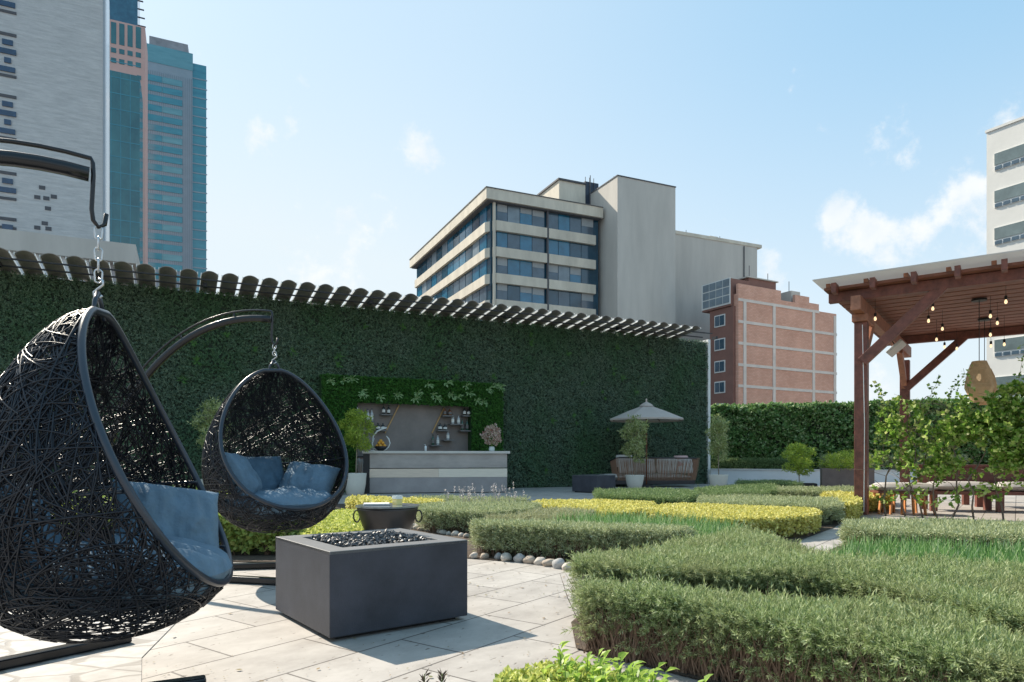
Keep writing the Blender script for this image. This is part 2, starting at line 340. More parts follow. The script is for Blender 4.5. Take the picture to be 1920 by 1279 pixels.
def shrink(poly, d):
    out = []; n = len(poly)
    for i in range(n):
        a, b, c = (np.array(poly[(i+k) % n]) for k in (-1, 0, 1)); e1 = (b-a)/np.linalg.norm(b-a); e2 = (c-b)/np.linalg.norm(c-b); n1 = np.array([-e1[1], e1[0]]); n2 = np.array([-e2[1], e2[0]]); m = n1+n2; m /= max(.5, np.linalg.norm(m)); k = min(1.6, 1/max(.4, float(m@n1))); out.append(tuple(b+m*d*k))
    return out
def bed(label, poly, h, leaf, tm, dens, sdens, scale, cat='hedge', group=None, core=M_CORE, twigs=0, rough=.018, jitter=.45, inset=.045, name='clipped_hedge', z_low=.22, gaps=None, bare=1.2, near=False):
    sprig = tm is ROS or tm is ROSB
    if not near and sprig: scale *= .78; dens *= 1.55; sdens *= 1.5; h -= .015
    if not near: rough *= .5; jitter *= .8
    poly = ccw([tuple(p[:2]) for p in poly])
    if not near: poly = shrink(poly, .05)
    poly = smoothpoly(poly, 1)
    cx = sum(p[0] for p in poly)/len(poly); cy = sum(p[1] for p in poly)/len(poly)
    t = thing(name, label, cat, (cx, cy, 0), 0, group); L = [(p[0]-cx, p[1]-cy) for p in poly]
    if gaps: wobf = lambda P: wob(P, rough, 5)+gaps(P)
    else: wobf = lambda P: wob(P, rough, 5)
    a = np.array(poly); c = np.array([cx, cy])
    # inner mass: inset prism, top subdivided by triangles fan kept low
    ins = []
    for i in range(len(poly)):
        p0, p1, p2 = np.array(poly[i-1]), np.array(poly[i]), np.array(poly[(i+1)%len(poly)])
        e = (p2-p0); e = e/np.linalg.norm(e); ins.append(tuple(p1+np.array([-e[1], e[0]])*inset-c))
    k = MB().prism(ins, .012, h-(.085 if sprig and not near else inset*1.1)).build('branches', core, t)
    T = sample_top(poly, dens); Tz = np.column_stack([T, np.zeros(len(T))]); z = h+wobf(Tz)-scale*(.085 if sprig and not near else .055 if sprig else .02)+rng.uniform(-.03, .012, len(T))*min(1.5, scale)
    P = np.column_stack([T, z]); N = np.tile([0, 0, 1.], (len(T), 1))
    Q, NQ = sample_side(poly, sdens, h*z_low, h*1.0)
    if len(Q):
        Q[:, :2] -= NQ[:, :2]*rng.uniform(-.012, .055, (len(Q), 1)); 
        keep = rng.uniform(size=len(Q)) < (.2+.8*np.clip(Q[:, 2]/h+.18*np.sin(Q[:,0]*9)*np.sin(Q[:,1]*11), 0, 1)**bare); Q, NQ = Q[keep], NQ[keep]
        Q[:, 2] += wobf(Q)*Q[:, 2]/h - scale*.02
    P = np.concatenate([P, Q]); N = np.concatenate([N, NQ]); P = P-np.array([cx, cy, 0])
    np_mesh('foliage', instance(tm, P, N, scale, jitter, tall=.035 if near else 0), 4, leaf, t)
    if twigs:
        q = []
        U, NU = sample_side(poly, twigs, 0, .02)
        for p, n_ in zip(U, NU):
            n_ = n_[:2]; tx = Vector((-n_[1], n_[0], 0)); b0 = Vector((p[0]-cx, p[1]-cy, 0))-Vector((n_[0], n_[1], 0))*random.uniform(.005, .05)
            for s_ in range(3):
                x = b0+tx*random.uniform(-.03, .03); d = (Vector((0, 0, 1))+tx*random.uniform(-.5, .5)+Vector((n_[0], n_[1], 0))*random.uniform(-.1, .25)).normalized(); LL = h*random.uniform(.45, .9)
                mid = x+d*LL*.5+tx*random.uniform(-.02, .02); w_ = tx*random.uniform(.0018, .0035)
                e_ = mid+(d+tx*random.uniform(-.4, .4)).normalized()*LL*.5
                q += [x-w_, x+w_, mid+w_*.8, mid-w_*.8, mid-w_*.8, mid+w_*.8, e_+w_*.3, e_-w_*.3]
        if q: np_mesh('twigs', np.array([list(v) for v in q]), 4, M_TWIG, t)
    return t
def soilbed(name, pts): return sheet(name, pts, .008, soil)
soilbed('garden_soil', [(.30,3.2),(1.0,2.5),(1.5,1.9),(2.3,1.2),(5.5,.9),(6,3.6),(5.4,6.1),(3.3,6.9),(2.6,6.0),(2.0,5.6),(1.35,5.15),(.5,4.2),(.32,3.7)])
soilbed('garden_soil', [(-.45,6.1),(.55,5.6),(1.2,5.4),(2.3,5.9),(3.2,7.5),(4.1,8.7),(5.3,10.6),(6.3,12.6),(4.5,16),(2,14),(.9,11.2),(-1.2,9.9),(-1.35,8.2),(-.6,7.5)])
soilbed('garden_soil', [(-12,6.0),(-1.6,5.85),(-1.5,8.9),(-.9,10.5),(-3,13.2),(-12,13.2)])
soilbed('garden_soil', [(-.15,1.0),(.75,1.0),(.62,2.2),(.2,2.42),(-.13,2.24)])
FH = 'rosemary hedges in the foreground bed'; MH = 'hedges of the middle garden beds'; YH = 'yellow ground cover hedges'
bed('thick knee high rosemary hedge nearest the camera with bare brown twigs low on its face', [(.33,3.10),(.66,2.86),(.97,2.58),(1.15,2.36),(1.42,2.06),(1.9,1.68),(2.5,1.2),(2.8,1.3),(2.1,1.88),(1.69,2.32),(1.60,2.68),(1.13,2.96),(.69,3.11),(.36,3.22)],
    .30, M_ROS, ROS, 18000, 11000, .70, 'hedge', None, twigs=12000, rough=.024, bare=1.9, near=True, jitter=.72)
bed('broad rosemary mass behind the nearest hedge, split from it by a dark gap', [(.36,3.66),(.9,3.53),(1.54,3.36),(1.74,2.87),(1.82,2.42),(2.25,1.97),(2.9,1.35),(4.6,1.3),(4.4,2.6),(2.95,3.3),(2.7,3.6),(2.3,3.92),(1.95,3.95),(1.75,4.5),(1.85,5.1),(1.72,5.28),(1.12,4.62),(.66,4.1),(.36,3.85)],
    .335, M_ROS, ROS, 12500, 8500, .74, 'hedge', None, twigs=2600, rough=.026, near=True, jitter=.72)
bed('straight rosemary hedge in front of the timber stool, right of the path', [(2.72,5.7),(3.9,5.15),(5.2,4.5),(6.2,5.3),(4.9,6.2),(3.35,6.75)], .32, M_ROSG, ROSB, 3600, 3600, 1.0, 'hedge', None)
bed('grey green rosemary hedge behind the row of cobbles, right of the fire pit', [(-.38,6.15),(.1,5.92),(.54,5.74),(.98,5.62),(1.32,5.45),(1.62,5.75),(1.2,6.08),(.6,6.33),(-.35,6.65)], .32, M_ROSG, ROSB, 5200, 5600, .95, 'hedge', None, twigs=2600)
bed('dark faced hedge behind the kettle table, left of the tall lavender', [(-1.12,8.1),(-.7,7.9),(-.35,7.78),(0,7.95),(.28,8.3),(.4,9.3),(-.6,9.45),(-1.25,9.2)], .3, M_ROSG, ROSB, 3600, 3600, 1.0, 'hedge', None, twigs=1600)
bed('pale silvery lavender bed beside the yellow strip in the centre of the garden', [(.3,8.35),(1.0,8.4),(.9,7.7),(.5,7.0),(-.2,7.0),(-.35,7.3),(.1,7.7)], .29, leafmat('lavender_leaves', [(.24,.26,.12),(.38,.39,.22),(.52,.52,.34)], .3, .6), ROSB, 3200, 2800, 1.05, 'plant bed', None, name='lavender_bed')
bed('long yellow hedge with a squared right end beside the path', [(1.55,8.6),(2.2,9.85),(3.1,9.4),(3.98,8.85),(3.75,8.2),(3.38,7.65),(2.85,7.35),(2.2,7.1),(1.8,7.8)], .25, M_YEL, TUFT, 4200, 5600, .95, 'hedge', None, core=M_CORET, twigs=900)
bed('yellow hedge tapering away in front of the open plaza floor', [(.15,10.0),(.43,11.1),(2.3,10.95),(2.1,9.75),(1.45,8.35),(1.1,8.6)], .22, M_YEL, TUFT, 3600, 4200, 1.0, 'hedge', None, core=M_CORET)
bed('green hedge in front of the cream pot below the rope sofa', [(1.4,11.0),(1.6,13.1),(3.35,13.1),(3.3,12.0),(2.6,10.1),(2.1,10.5)], .31, M_DK, ROSB, 2300, 2600, 1.25, 'hedge', None)
bed('greyish hedge bounded by yellow hedges on both long sides', [(2.65,9.75),(3.2,11.5),(5.0,10.9),(4.75,9.9),(4.25,8.8),(3.4,9.2)], .285, M_ROSG, ROSB, 2400, 2800, 1.2, 'hedge', None)
bed('green hedge below the second cream pot at the far garden edge', [(3.6,12.3),(3.65,14.0),(6.1,16.2),(5.6,14.4),(4.85,12.6),(3.3,11.8)], .29, M_DK, ROSB, 1800, 1900, 1.3, 'hedge', None)
bed('low grey hedge in front of the stone trough planter', [(5.0,12.8),(5.5,14.2),(7.6,14.2),(6.9,12.3)], .3, M_ROSG, ROSB, 1800, 2000, 1.3, 'hedge', None)
bed('bright yellow hedge left of the pergola post, between two grey hedges', [(4.45,9.2),(5.1,10.9),(5.6,12.6),(6.85,12.1),(6.2,11.2),(5.6,10.95),(5.1,9.9)], .27, M_YEL, TUFT, 2000, 2600, 1.35, 'hedge', None, core=M_CORET)
bed('dark low planting at the foot of the shaded retaining wall', [(5.6,16.6),(5.9,18.0),(7.3,18.0),(7.0,16.2)], .3, M_DK, ROSB, 1200, 1400, 1.5, 'plant bed', None, name='plant_bed')
bed('lime hedge strip between the egg chair and the kettle table', [(-2.5,8.9),(-1.95,9.1),(-1.45,8.2),(-1.25,6.6),(-1.7,6.0),(-2.0,6.2)], .2, M_LIME, TUFT, 2800, 3200, 1.2, 'hedge', None, core=M_CORET)
bed('yellow strip in front of the left end of the bar', [(-2.95,11.7),(-2.15,9.9),(-1.0,9.95),(-1.05,10.8),(-1.9,11.4)], .24, M_YEL, TUFT, 2000, 2200, 1.35, 'hedge', None, core=M_CORET)
bed('green strip in front of the middle of the bar', [(-1.8,11.5),(-.95,10.75),(-.1,10.5),(.4,11.2),(-.9,11.9)], .24, M_ROSG, ROSB, 1700, 1800, 1.3, 'hedge', None)
bed('tall lime and green hedge behind both hanging chairs on the left', [(-12,6.6),(-2.0,6.0),(-2.1,7.0),(-2.75,9),(-3.4,12.2),(-12,12.2)], .36, leafmat('mixed_lime_leaves', [(.17,.25,.06),(.28,.38,.09),(.42,.50,.13),(.55,.58,.20)], .35, .5), TUFTF, 750, 3800, 1.15, 'hedge', None, twigs=900)

# strap leaved grass clumps
def grassbed(label, poly, h, dens, w=.010, lean=.25):
    poly = smoothpoly(ccw(poly)); cx = sum(p[0] for p in poly)/len(poly); cy = sum(p[1] for p in poly)/len(poly)
    T = sample_top(poly, dens); n = len(T); th = rng.uniform(0, 6.283, n); ln = rng.normal(0, lean, n); H = h*rng.uniform(.65, 1.12, n)
    d = np.column_stack([np.cos(th)*ln, np.sin(th)*ln, np.ones(n)]); d /= np.linalg.norm(d, axis=1)[:, None]
    sd_ = np.column_stack([-np.sin(th+.9), np.cos(th+.9), np.zeros(n)])*(w*rng.uniform(.7, 1.3, n)/2)[:, None]
    b = np.column_stack([T[:, 0]-cx, T[:, 1]-cy, np.zeros(n)]); m = b+d*(H*.62)[:, None]; tip = m+(d*np.array([2.2, 2.2, 1]))*(H*.4)[:, None]
    V = np.stack([b-sd_*.6, b+sd_*.6, m+sd_, m-sd_, m-sd_, m+sd_, tip+sd_*.15, tip-sd_*.15], axis=1).reshape(-1, 3)
    o = np_mesh('grass', V, 4, M_GRS, None, (cx, cy, .01)); return tag(o, label, 'grass', None, 'stuff')
grassbed('bright green strap leaves filling the bed right of the path', [(1.9,4.28),(2.22,4.75),(2.6,5.22),(2.85,5.45),(3.8,5.05),(5.1,4.35),(4.2,2.75),(2.95,3.35),(2.75,3.62),(2.35,3.98),(1.98,4.0)], .28, 2600, .011)
grassbed('dark green strap leaves in the middle bed before the yellow hedge', [(.55,6.4),(.35,6.9),(.85,7.65),(1.4,7.6),(2.0,7.05),(2.2,6.5),(1.95,5.95),(1.65,5.78),(1.2,6.15)], .30, 2100, .010)

# wispy lavender stalks in front of the bar
def stalks(label, poly, n, h0, h1):
    t = thing('lavender_plant', label, 'plant', (poly[0], poly[1], 0)); m = MB(); q = []
    for i in range(n):
        a = random.uniform(-poly[2], poly[2]); b = random.uniform(-.25, .25); l = random.uniform(h0, h1); dx = random.uniform(-.12, .12)
        pts = [(a, b, .1), (a+dx*.3, b, .1+l*.5), (a+dx, b+dx*.4, .1+l)]; m.tube(pts, .0035, 4)
        for k in range(9):
            z = .1+l*random.uniform(.72, 1.02); th = random.uniform(0, 6.28); s_ = .016
            q += quad_leaf((a+dx*.9, b, z), (math.cos(th), math.sin(th), .8), .028, s_, (0, 0, 1))
    m.build('stalk', M('pale_stalk', (.45,.42,.38), .8), t)
    np_mesh('flower_spikes', np.array([list(v) for v in q]), 4, leafmat('lavender_flowers', [(.42,.38,.42),(.6,.56,.58),(.7,.68,.64)], .3), t)
stalks('wispy pale lavender stalks rising before the bar front', (-.45, 10.4, 0.55), 46, .22, .42)

# rounded border stones
def stone_mesh(seed, sx, sy, sz):
    me = bpy.data.meshes.new('border_stone'); import bmesh as bmm
    b = bmm.new(); bmm.ops.create_icosphere(b, subdivisions=3, radius=1)
    for v in b.verts:
        nv = mnoise.noise(v.co*1.1+Vector((seed*7.3, 0, 0)))*.22+mnoise.noise(v.co*2.6+Vector((seed*3.1, 5, 0)))*.07; v.co *= 1+nv; v.co.x *= sx; v.co.y *= sy; v.co.z *= sz
    b.to_mesh(me); b.free(); me.polygons.foreach_set('use_smooth', [True]*len(me.polygons)); return me
M_STONE = M('river_stone', (.50,.44,.38), .75, .22, 9, .5, 50, bdist=.004)
smesh = [stone_mesh(i, random.uniform(.040,.064), random.uniform(.034,.046), random.uniform(.028,.042)) for i in range(14)]
SM = [M_STONE, M('tan_stone', (.42,.34,.27), .8, .25, 12, .5, 50, bdist=.004), M('grey_stone', (.36,.35,.34), .8, .25, 12, .5, 50, bdist=.004)]
for i_, m_ in enumerate(smesh): m_.materials.append(SM[(0,0,1,0,2)[i_ % 5]])
def stone_row(pts, n, where, sc=1.0):
    pts = [Vector((p[0], p[1], 0)) for p in pts]; seg = [(pts[i+1]-pts[i]).length for i in range(len(pts)-1)]; tot_ = sum(seg)
    for i in range(n):
        d = tot_*(i+.5)/n+random.uniform(-.012,.012); k = 0
        while k < len(seg)-1 and d > seg[k]: d -= seg[k]; k += 1
        p = pts[k]+(pts[k+1]-pts[k])*(d/seg[k]); o = bpy.data.objects.new('border_stone', smesh[random.randrange(14)]); COL.objects.link(o)
        s_ = sc*random.uniform(.72, 1.18); o.location = (p.x+random.uniform(-.012,.012), p.y+random.uniform(-.015,.015), .024*s_); o.scale = (s_,)*3; o.rotation_euler = (random.uniform(-.3,.3), random.uniform(-.3,.3), random.uniform(-.6, 1.6))
        tag(o, 'rounded pale cobble '+where, 'stone', 'cobbles '+where)
stone_row([G(878,1046), G(940,1050), G(1020,1060), G(1100,1074)], 11, 'edging the hedge right of the fire pit', 1.15)
stone_row([G(768,992), G(820,1000), G(880,1010)], 11, 'edging the dark hedge behind the kettle table')
stone_row([G(1415,1006), G(1440,1012), G(1470,1008)], 5, 'at the path corner by the yellow hedge', 1.2)

# chartreuse foreground plant
M_CH = leafmat('chartreuse_leaves', [(.22,.38,.06),(.36,.52,.09),(.52,.64,.14)], .5, .4)
def broadplant(name, label, pts, dens, h, leaf, L, w, curl=.9, cat='plant'):
    poly = ccw(pts); cx = sum(p[0] for p in poly)/len(poly); cy = sum(p[1] for p in poly)/len(poly); t = thing(name, label, cat, (cx, cy, 0)); q = []; st = MB()
    for p in sample_top(poly, dens):
        H = h*random.uniform(.55, 1.08); dx, dy = random.gauss(0, .03), random.gauss(0, .03); x, y = p[0]-cx, p[1]-cy
        st.tube([(x, y, 0), (x+dx*.5, y+dy*.5, H*.5), (x+dx, y+dy, H)], .0018, 4)
        for k in range(9):
            th = k*2.3+random.uniform(0, 1); f = .35+.65*(k+1)/9; el = random.uniform(.5, curl+.4); b = Vector((x+dx*f, y+dy*f, H*f)); l = L*random.uniform(.7, 1.2); ww = w*random.uniform(.8, 1.15)
            d = Vector((math.cos(th)*math.sin(el), math.sin(th)*math.sin(el), math.cos(el))); s_ = Vector((-math.sin(th), math.cos(th), 0)); up = s_.cross(d)
            if up.z < 0: up = -up
            m1 = b+d*l*.38+up*l*.05; tip = b+d*l-Vector((0, 0, l*.22)); m2 = b+d*l*.7-Vector((0,0,l*.05)); fold = up*l*.09
            for sg in (-1, 1): q += [b, m1+s_*sg*ww*.5+fold, m2+s_*sg*ww*.36+fold*.6, m2] if sg > 0 else [b, m2, m2-s_*ww*.36+fold*.6, m1-s_*ww*.5+fold]; q += [m2, m2+s_*sg*ww*.36+fold*.6, tip, tip]
    Q = np.array([list(v) for v in q]); 
    np_mesh('foliage', Q, 4, leaf, t); st.build('stems', M('green_stem', (.16,.26,.06), .6), t); return t
broadplant('leafy_plant', 'large leaved chartreuse plant at the bottom edge in front of the near hedge', [(.12,2.2),(.22,2.28),(.36,2.2),(.46,2.02),(.52,1.8),(.4,1.5),(.1,1.6)], 1150, .26, M_CH, .044, .023)
bed('fine yellow ground cover at the bottom edge, left of the chartreuse plant', [(-.10,2.2),(.03,2.3),(.2,2.38),(.34,2.28),(.5,2.05),(.55,1.6),(-.1,1.6)], .21, M_LIME, TUFT, 7000, 9000, .62, 'plant bed', None, core=M_CORET, name='plant_bed', inset=.03)
def sprigplant(px, lab):
    p = G(px, 1290, .0); t = thing('seedling', lab, 'plant', p); q = []
    for k in range(26):
        th = k*2.4; el = random.uniform(.2, 1.1); z = random.uniform(.01, .05); q += quad_leaf((0, 0, z), (math.cos(th)*math.sin(el), math.sin(th)*math.sin(el), math.cos(el)), .035, .006, (-math.sin(th), math.cos(th), .3))
    np_mesh('foliage', np.array([list(v) for v in q]), 4, leafmat('purple_leaves', [(.06,.05,.04),(.14,.11,.08)], .2), t)
    MB().tube([(0,0,0),(0,0,.055)], .002, 5).build('stem', M('green_stem', (.16,.26,.06)), t)
sprigplant(796, 'small dark seedling at the bottom edge, left one'); sprigplant(829, 'small dark seedling at the bottom edge, right one with taller shoots')

# ================================================================== GREEN WALL
EW = Vector((6.67, 23.5, 0)); AW = math.atan2(1, 1.994)          # right end of the wall, heading
WU = Vector((math.cos(AW), math.sin(AW), 0)); WNRM = Vector((math.sin(AW), -math.cos(AW), 0))
def wx(px, o=0):                                                   # local x on the wall (offset o towards the viewer)
    A = EW+WNRM*o; r = (px-960)/1280; return (r*A.y-A.x)/(WU.x-r*WU.y)
def wz(px, py, o=0):
    P = EW+WNRM*o+WU*wx(px, o); return .9-(py-858)/1280*P.y
M_WLEAF = leafmat('box_wall_leaves', [(.058,.10,.068),(.10,.158,.103),(.15,.218,.142),(.23,.30,.205)], .12, .6, ((.05,.16,.045), .55, .5))
M_WLEAF2 = leafmat('bright_moss_leaves', [(.022,.085,.012),(.05,.16,.022),(.09,.24,.045)], .2, .6)
M_FERN = leafmat('fern_leaves', [(.14,.26,.09),(.24,.38,.15),(.38,.50,.26)], .3, .45)
M_CONC = M('pale_concrete', (.55,.54,.52), .8, .08, 2, .2, 30)
w = thing('green_wall', 'tall wall clad in dark green leaf panels running behind the bar', 'wall', EW, AW)
MB().b2((-24, 0, 0), (0, .35, 4.86)).build('backing_wall', M('wall_backing', (.03,.045,.03), .9), w)
MB().b2((.0, -.12, 0), (.10, .40, 4.95)).build('end_post', M('white_paint', (.72,.72,.70), .5, .04), w)
random.seed(5)
WT = [tmpl_tuft(6, .036, .017, .9) for _ in range(6)]
n = 135000; P = np.column_stack([rng.uniform(-20, 0, n), rng.uniform(-.09, -.01, n), rng.uniform(.01, 4.9, n)])
relief = .05*np.sin(P[:, 0]*7+np.sin(P[:, 2]*9))*np.sin(P[:, 2]*6+P[:, 0]*3); P[:, 1] -= np.clip(relief, 0, 1)
pan = rng.uniform(0, .38, (40, 12)); P = P[rng.uniform(size=len(P)) > pan[np.clip((-P[:, 0]/.5).astype(int), 0, 39), np.clip(P[:, 2].astype(int), 0, 11)]]
P = P[~((P[:, 0] > wx(612,.3)) & (P[:, 0] < wx(935,.3)) & (P[:, 2] < 2.9))]; n = len(P)
np_mesh('foliage', instance(WT, P, np.tile([0, -1., .35], (n, 1)), 1.05, .45), 4, M_WLEAF, w)
q = []
for i in range(70):   # ferny accents among the box panels
    x, z = random.uniform(-17, -.3), random.uniform(.3, 4.7); s_ = random.uniform(.10, .24)
    for k in range(16):
        th = random.uniform(0, 6.28); d = Vector((math.cos(th), -.6, math.sin(th)+.1)); q += quad_leaf((x, -.09, z), d, s_*random.uniform(.5, 1), .024, (0, -1, .2)) if not (wx(595,.3) < x < wx(950,.3) and z < 3.1) else []
np_mesh('fern_tufts', np.array([list(v) for v in q]), 4, leafmat('wall_fern_leaves', [(.05,.14,.03),(.09,.20,.05)], .2), w)

# louvred canopy on top of the wall
cz = thing('louvred_canopy', 'row of arched brown louvre blades jutting over the top of the green wall', 'canopy', EW+Vector((0, 0, 4.86)), AW)
M_BL = M('brown_louvre', (.30,.27,.25), .55, .25, 2.5, .1, 30); M_ALU = M('white_metal', (.78,.78,.76), .35, .04, metal=.0); M_DKM = M('dark_metal', (.04,.04,.045), .4, .1, metal=.6)
def blade_mesh(seed):
    w_ = .335; L0, L1 = -.35, 1.12; nseg = 8; sl = .115; v = []; f = []; m = MB()
    for i in range(nseg+1):
        a = -1+2*i/nseg; x = a*w_/2; z = .07*(1-a*a)
        for y in (L0, L1):
            for dz in (0, .012): v.append((x, -y, z+dz+sl*(y-L0)))
    for i in range(nseg):
        o_ = i*4; p_ = o_+4
        f += [(o_, o_+2, p_+2, p_), (o_+1, p_+1, p_+3, o_+3), (o_+2, o_+3, p_+3, p_+2), (o_, p_, p_+1, o_+1)]
    f += [(0,1,3,2), (nseg*4, nseg*4+2, nseg*4+3, nseg*4+1)]
    m.add(v, f); return m
b0 = None; nb = 0; PITCH = .432
for i in range(50):
    x = wx(1322, 1.3)-.2-PITCH*i
    if b0 is None: b0 = blade_mesh(0).build('louvre_blade', M_BL, cz); e0 = MB().bar((.175, .35, .0), (.175, -1.14, .17), .012, .055).bar((-.175, .35, .0), (-.175, -1.14, .17), .012, .055).build('edge_strip', M_ALU, b0); o = b0
    else:
        o = b0.copy(); COL.objects.link(o); o.parent = cz; e = e0.copy(); COL.objects.link(e); e.parent = o
    o.location = (x, 0, .02); o.rotation_euler = (0, R_(random.uniform(-4, 4)), 0)
for y, z in ((-.5, .065), (-.95, .115), (.2, -.02)):
    MB().b2((-22, y-.02, z-.03), (-.6, y+.02, z+.0)).build('purlin', M_DKM, cz)
for k in range(6): MB().b2((-.2-k*3.9, -.7, .0), (-.12-k*3.9, -.5, .09)).build('bracket', M_DKM, cz)

# ================================================================== BAR AND NICHE
def wlocal(name, label, cat, o=0, group=None): return thing(name, label, cat, EW+WNRM*o, AW, group)
xl, xr, nl, nr, zt, zn = wx(603, .35), wx(942, .35), wx(668, .35), wx(884, .35), 2.98, 2.35
t = wlocal('planted_bar_surround', 'brighter green moss frame with pale fern rosettes around the bar shelves', 'planted frame')
fb = MB(); fb.b2((xl, -.34, 0), (nl, -.06, zt)); fb.b2((nr, -.34, 0), (xr, -.06, zt)); fb.b2((nl, -.34, zn), (nr, -.06, zt)); fb.build('frame', M('moss_backing', (.015,.05,.01), .95, .4, 20), t)
n = 15000; P = np.column_stack([rng.uniform(xl, xr, n), rng.uniform(-.40, -.34, n), rng.uniform(0, zt+.03, n)]); keep = (P[:, 0] < nl) | (P[:, 0] > nr) | (P[:, 2] > zn-.02); P = P[keep]
n2 = 2500; P2 = np.column_stack([np.where(rng.uniform(size=n2) < .5, xr, nl-.02), rng.uniform(-.36, -.05, n2), rng.uniform(0, zt, n2)]); N2 = np.tile([1., -.3, .2], (n2, 1))
P3 = np.column_stack([rng.uniform(xl, xr, n2), rng.uniform(-.36, -.05, n2), np.full(n2, zt)]); N3 = np.tile([0, -.3, 1.], (n2, 1))
np_mesh('foliage', instance([tmpl_tuft(7, .038, .018, .8) for _ in range(4)], np.concatenate([P, P2, P3]), np.concatenate([np.tile([0, -1., .5], (len(P), 1)), N2, N3]), 1.1, .5), 4, M_WLEAF2, t)
def fern(x, z, s_, n_=11, drop=.5):
    q = []
    for k in range(n_):
        th = random.uniform(0, 6.28); d = Vector((math.cos(th), -.8, math.sin(th)*.8+.1)).normalized(); L_ = s_*random.uniform(.6, 1); q += quad_leaf((x, -.4, z), d, L_*.6, .036, (0, -1, .3)); 
        q += quad_leaf(Vector((x, -.4, z))+d*L_*.5, d+Vector((0, .2, -drop)), L_*.6, .034, (0, -1, .3))
    return q
for px, py in [(620,716),(644,714),(660,712),(678,733),(680,740),(712,745),(744,742),(778,748),(783,738),(802,722),(812,741),(818,747),(838,718),(846,742),(858,745),(874,724),(880,738),(893,752),(906,755),(917,730),(930,722),(938,728)]:
    np_mesh('fern_rosette', np.array([list(v) for v in fern(wx(px, .4), wz(px, py, .4), .20)]), 4, M_FERN, t)
t = wlocal('bar_back_panel', 'grey stone back panel of the bar with two slanted brass strips', 'wall panel')
MB().b2((nl-.05, -.10, 0), (nr+.05, -.06+.05, zn+.04)).build('panel', M('slate_panel', (.21,.18,.165), .6, .22, 1.4, .1, 20), t)
M_BRASS = M('brass_strip', (.50,.30,.12), .4, .1)
for (a, b), (c, d) in (((748,760),(722,812)), ((833,764),(810,812))):
    MB().bar((wx(a,.12), -.12, wz(a,b,.12)), (wx(c,.12), -.12, wz(c,d,.12)), .03, .03).build('brass_strip', M_BRASS, t)
M_SHELF = M('shelf_stone', (.16,.15,.145), .6, .1)
M_BOT = [M('dark_bottle', (.012,.014,.013), .08, .1, spec=.8), M('green_bottle', (.02,.07,.04), .08, .1, spec=.8), M('amber_bottle', (.14,.05,.015), .1, .1, spec=.8), M('clear_bottle', (.42,.45,.46), .06, .1, spec=.8)]
M_LAB = M('paper_label', (.75,.73,.68), .7, .05); M_CAP = M('bottle_cap', (.08,.07,.07), .4)
SHELVES = [ # px0, px1, py of the top, bottles (kind, height), words
 (662,676,773,[(0,.26)],'highest shelf at the far left of the bar niche'), (686,702,790,[(3,.33),(3,.34)],'left shelf carrying two tall clear bottles'), (714,735,776.5,[(0,.26),(0,.25)],'upper shelf left of the slanted brass strip'),
 (704,724,806,[(0,.18),(0,.18)],'lower shelf left of the slanted brass strip'), (829,850,779,[(2,.22),(2,.2)],'upper shelf at the top of the right brass strip'), (843,867,795,[(3,.28),(3,.26)],'middle shelf on the right with two tall pale bottles'),
 (867,884,779,[(0,.25),(0,.23)],'upper shelf at the right edge of the niche'), (862,882,807,[(1,.34),(1,.33)],'lower shelf at the right edge with tall greenish bottles'), (820,841,806.5,[(0,.2),(0,.18)],'middle shelf beside the foot of the right brass strip'),
 (831,850,824.5,[(3,.26)],'low shelf carrying a single clear bottle'), (807,827,834.5,[(1,.30),(3,.30)],'lowest shelf just above the bar counter')]
def bottle_mesh(kind, h):
    r = .042 if h > .21 else .055
    return MB().lathe([(r*.9, 0), (r, .01), (r, h*.55), (r*.9, h*.62), (r*.38, h*.75), (r*.34, h*.93), (r*.42, h*.94), (r*.42, h*.97)], 14)
for px0, px1, py, bots, words in SHELVES:
    x0, x1, z0 = wx(px0, .25), wx(px1, .25), wz((px0+px1)/2, py, .25)
    s_ = wlocal('wall_shelf', 'small stone '+words, 'shelf', 0, 'floating shelves in the bar niche'); MB().b2((x0, -.32, z0-.035), (x1, -.102, z0)).build('shelf_board', M_SHELF, s_, bevel=.004)
    for i, (k, h) in enumerate(bots):
        xb = x0+(x1-x0)*((i+.6)/(len(bots)+.2)); side = '' if len(bots) == 1 else (' left', ' right')[i]
        kn = ('dark squat bottle' if h < .21 else 'dark bottle', 'green bottle', 'amber bottle', 'clear bottle')[k]
        b = thing('bottle', kn+side+' on the '+words.split(' carrying')[0].split(' with two')[0], 'bottle', EW+WNRM*.22+WU*xb+Vector((0,0,z0+.001)), AW, 'bottles on the bar shelves')
        bottle_mesh(k, h).build('glass', M_BOT[k], b, smooth=True); r = .042 if h > .21 else .055
        MB().lathe([(r*1.02, h*.16), (r*1.02, h*.46)], 14).build('paper_label', M_LAB if k in (0, 3) else M_SHELF, b); MB().lathe([(r*.45, h*.90), (r*.45, h)], 10).build('cap', M_CAP, b)
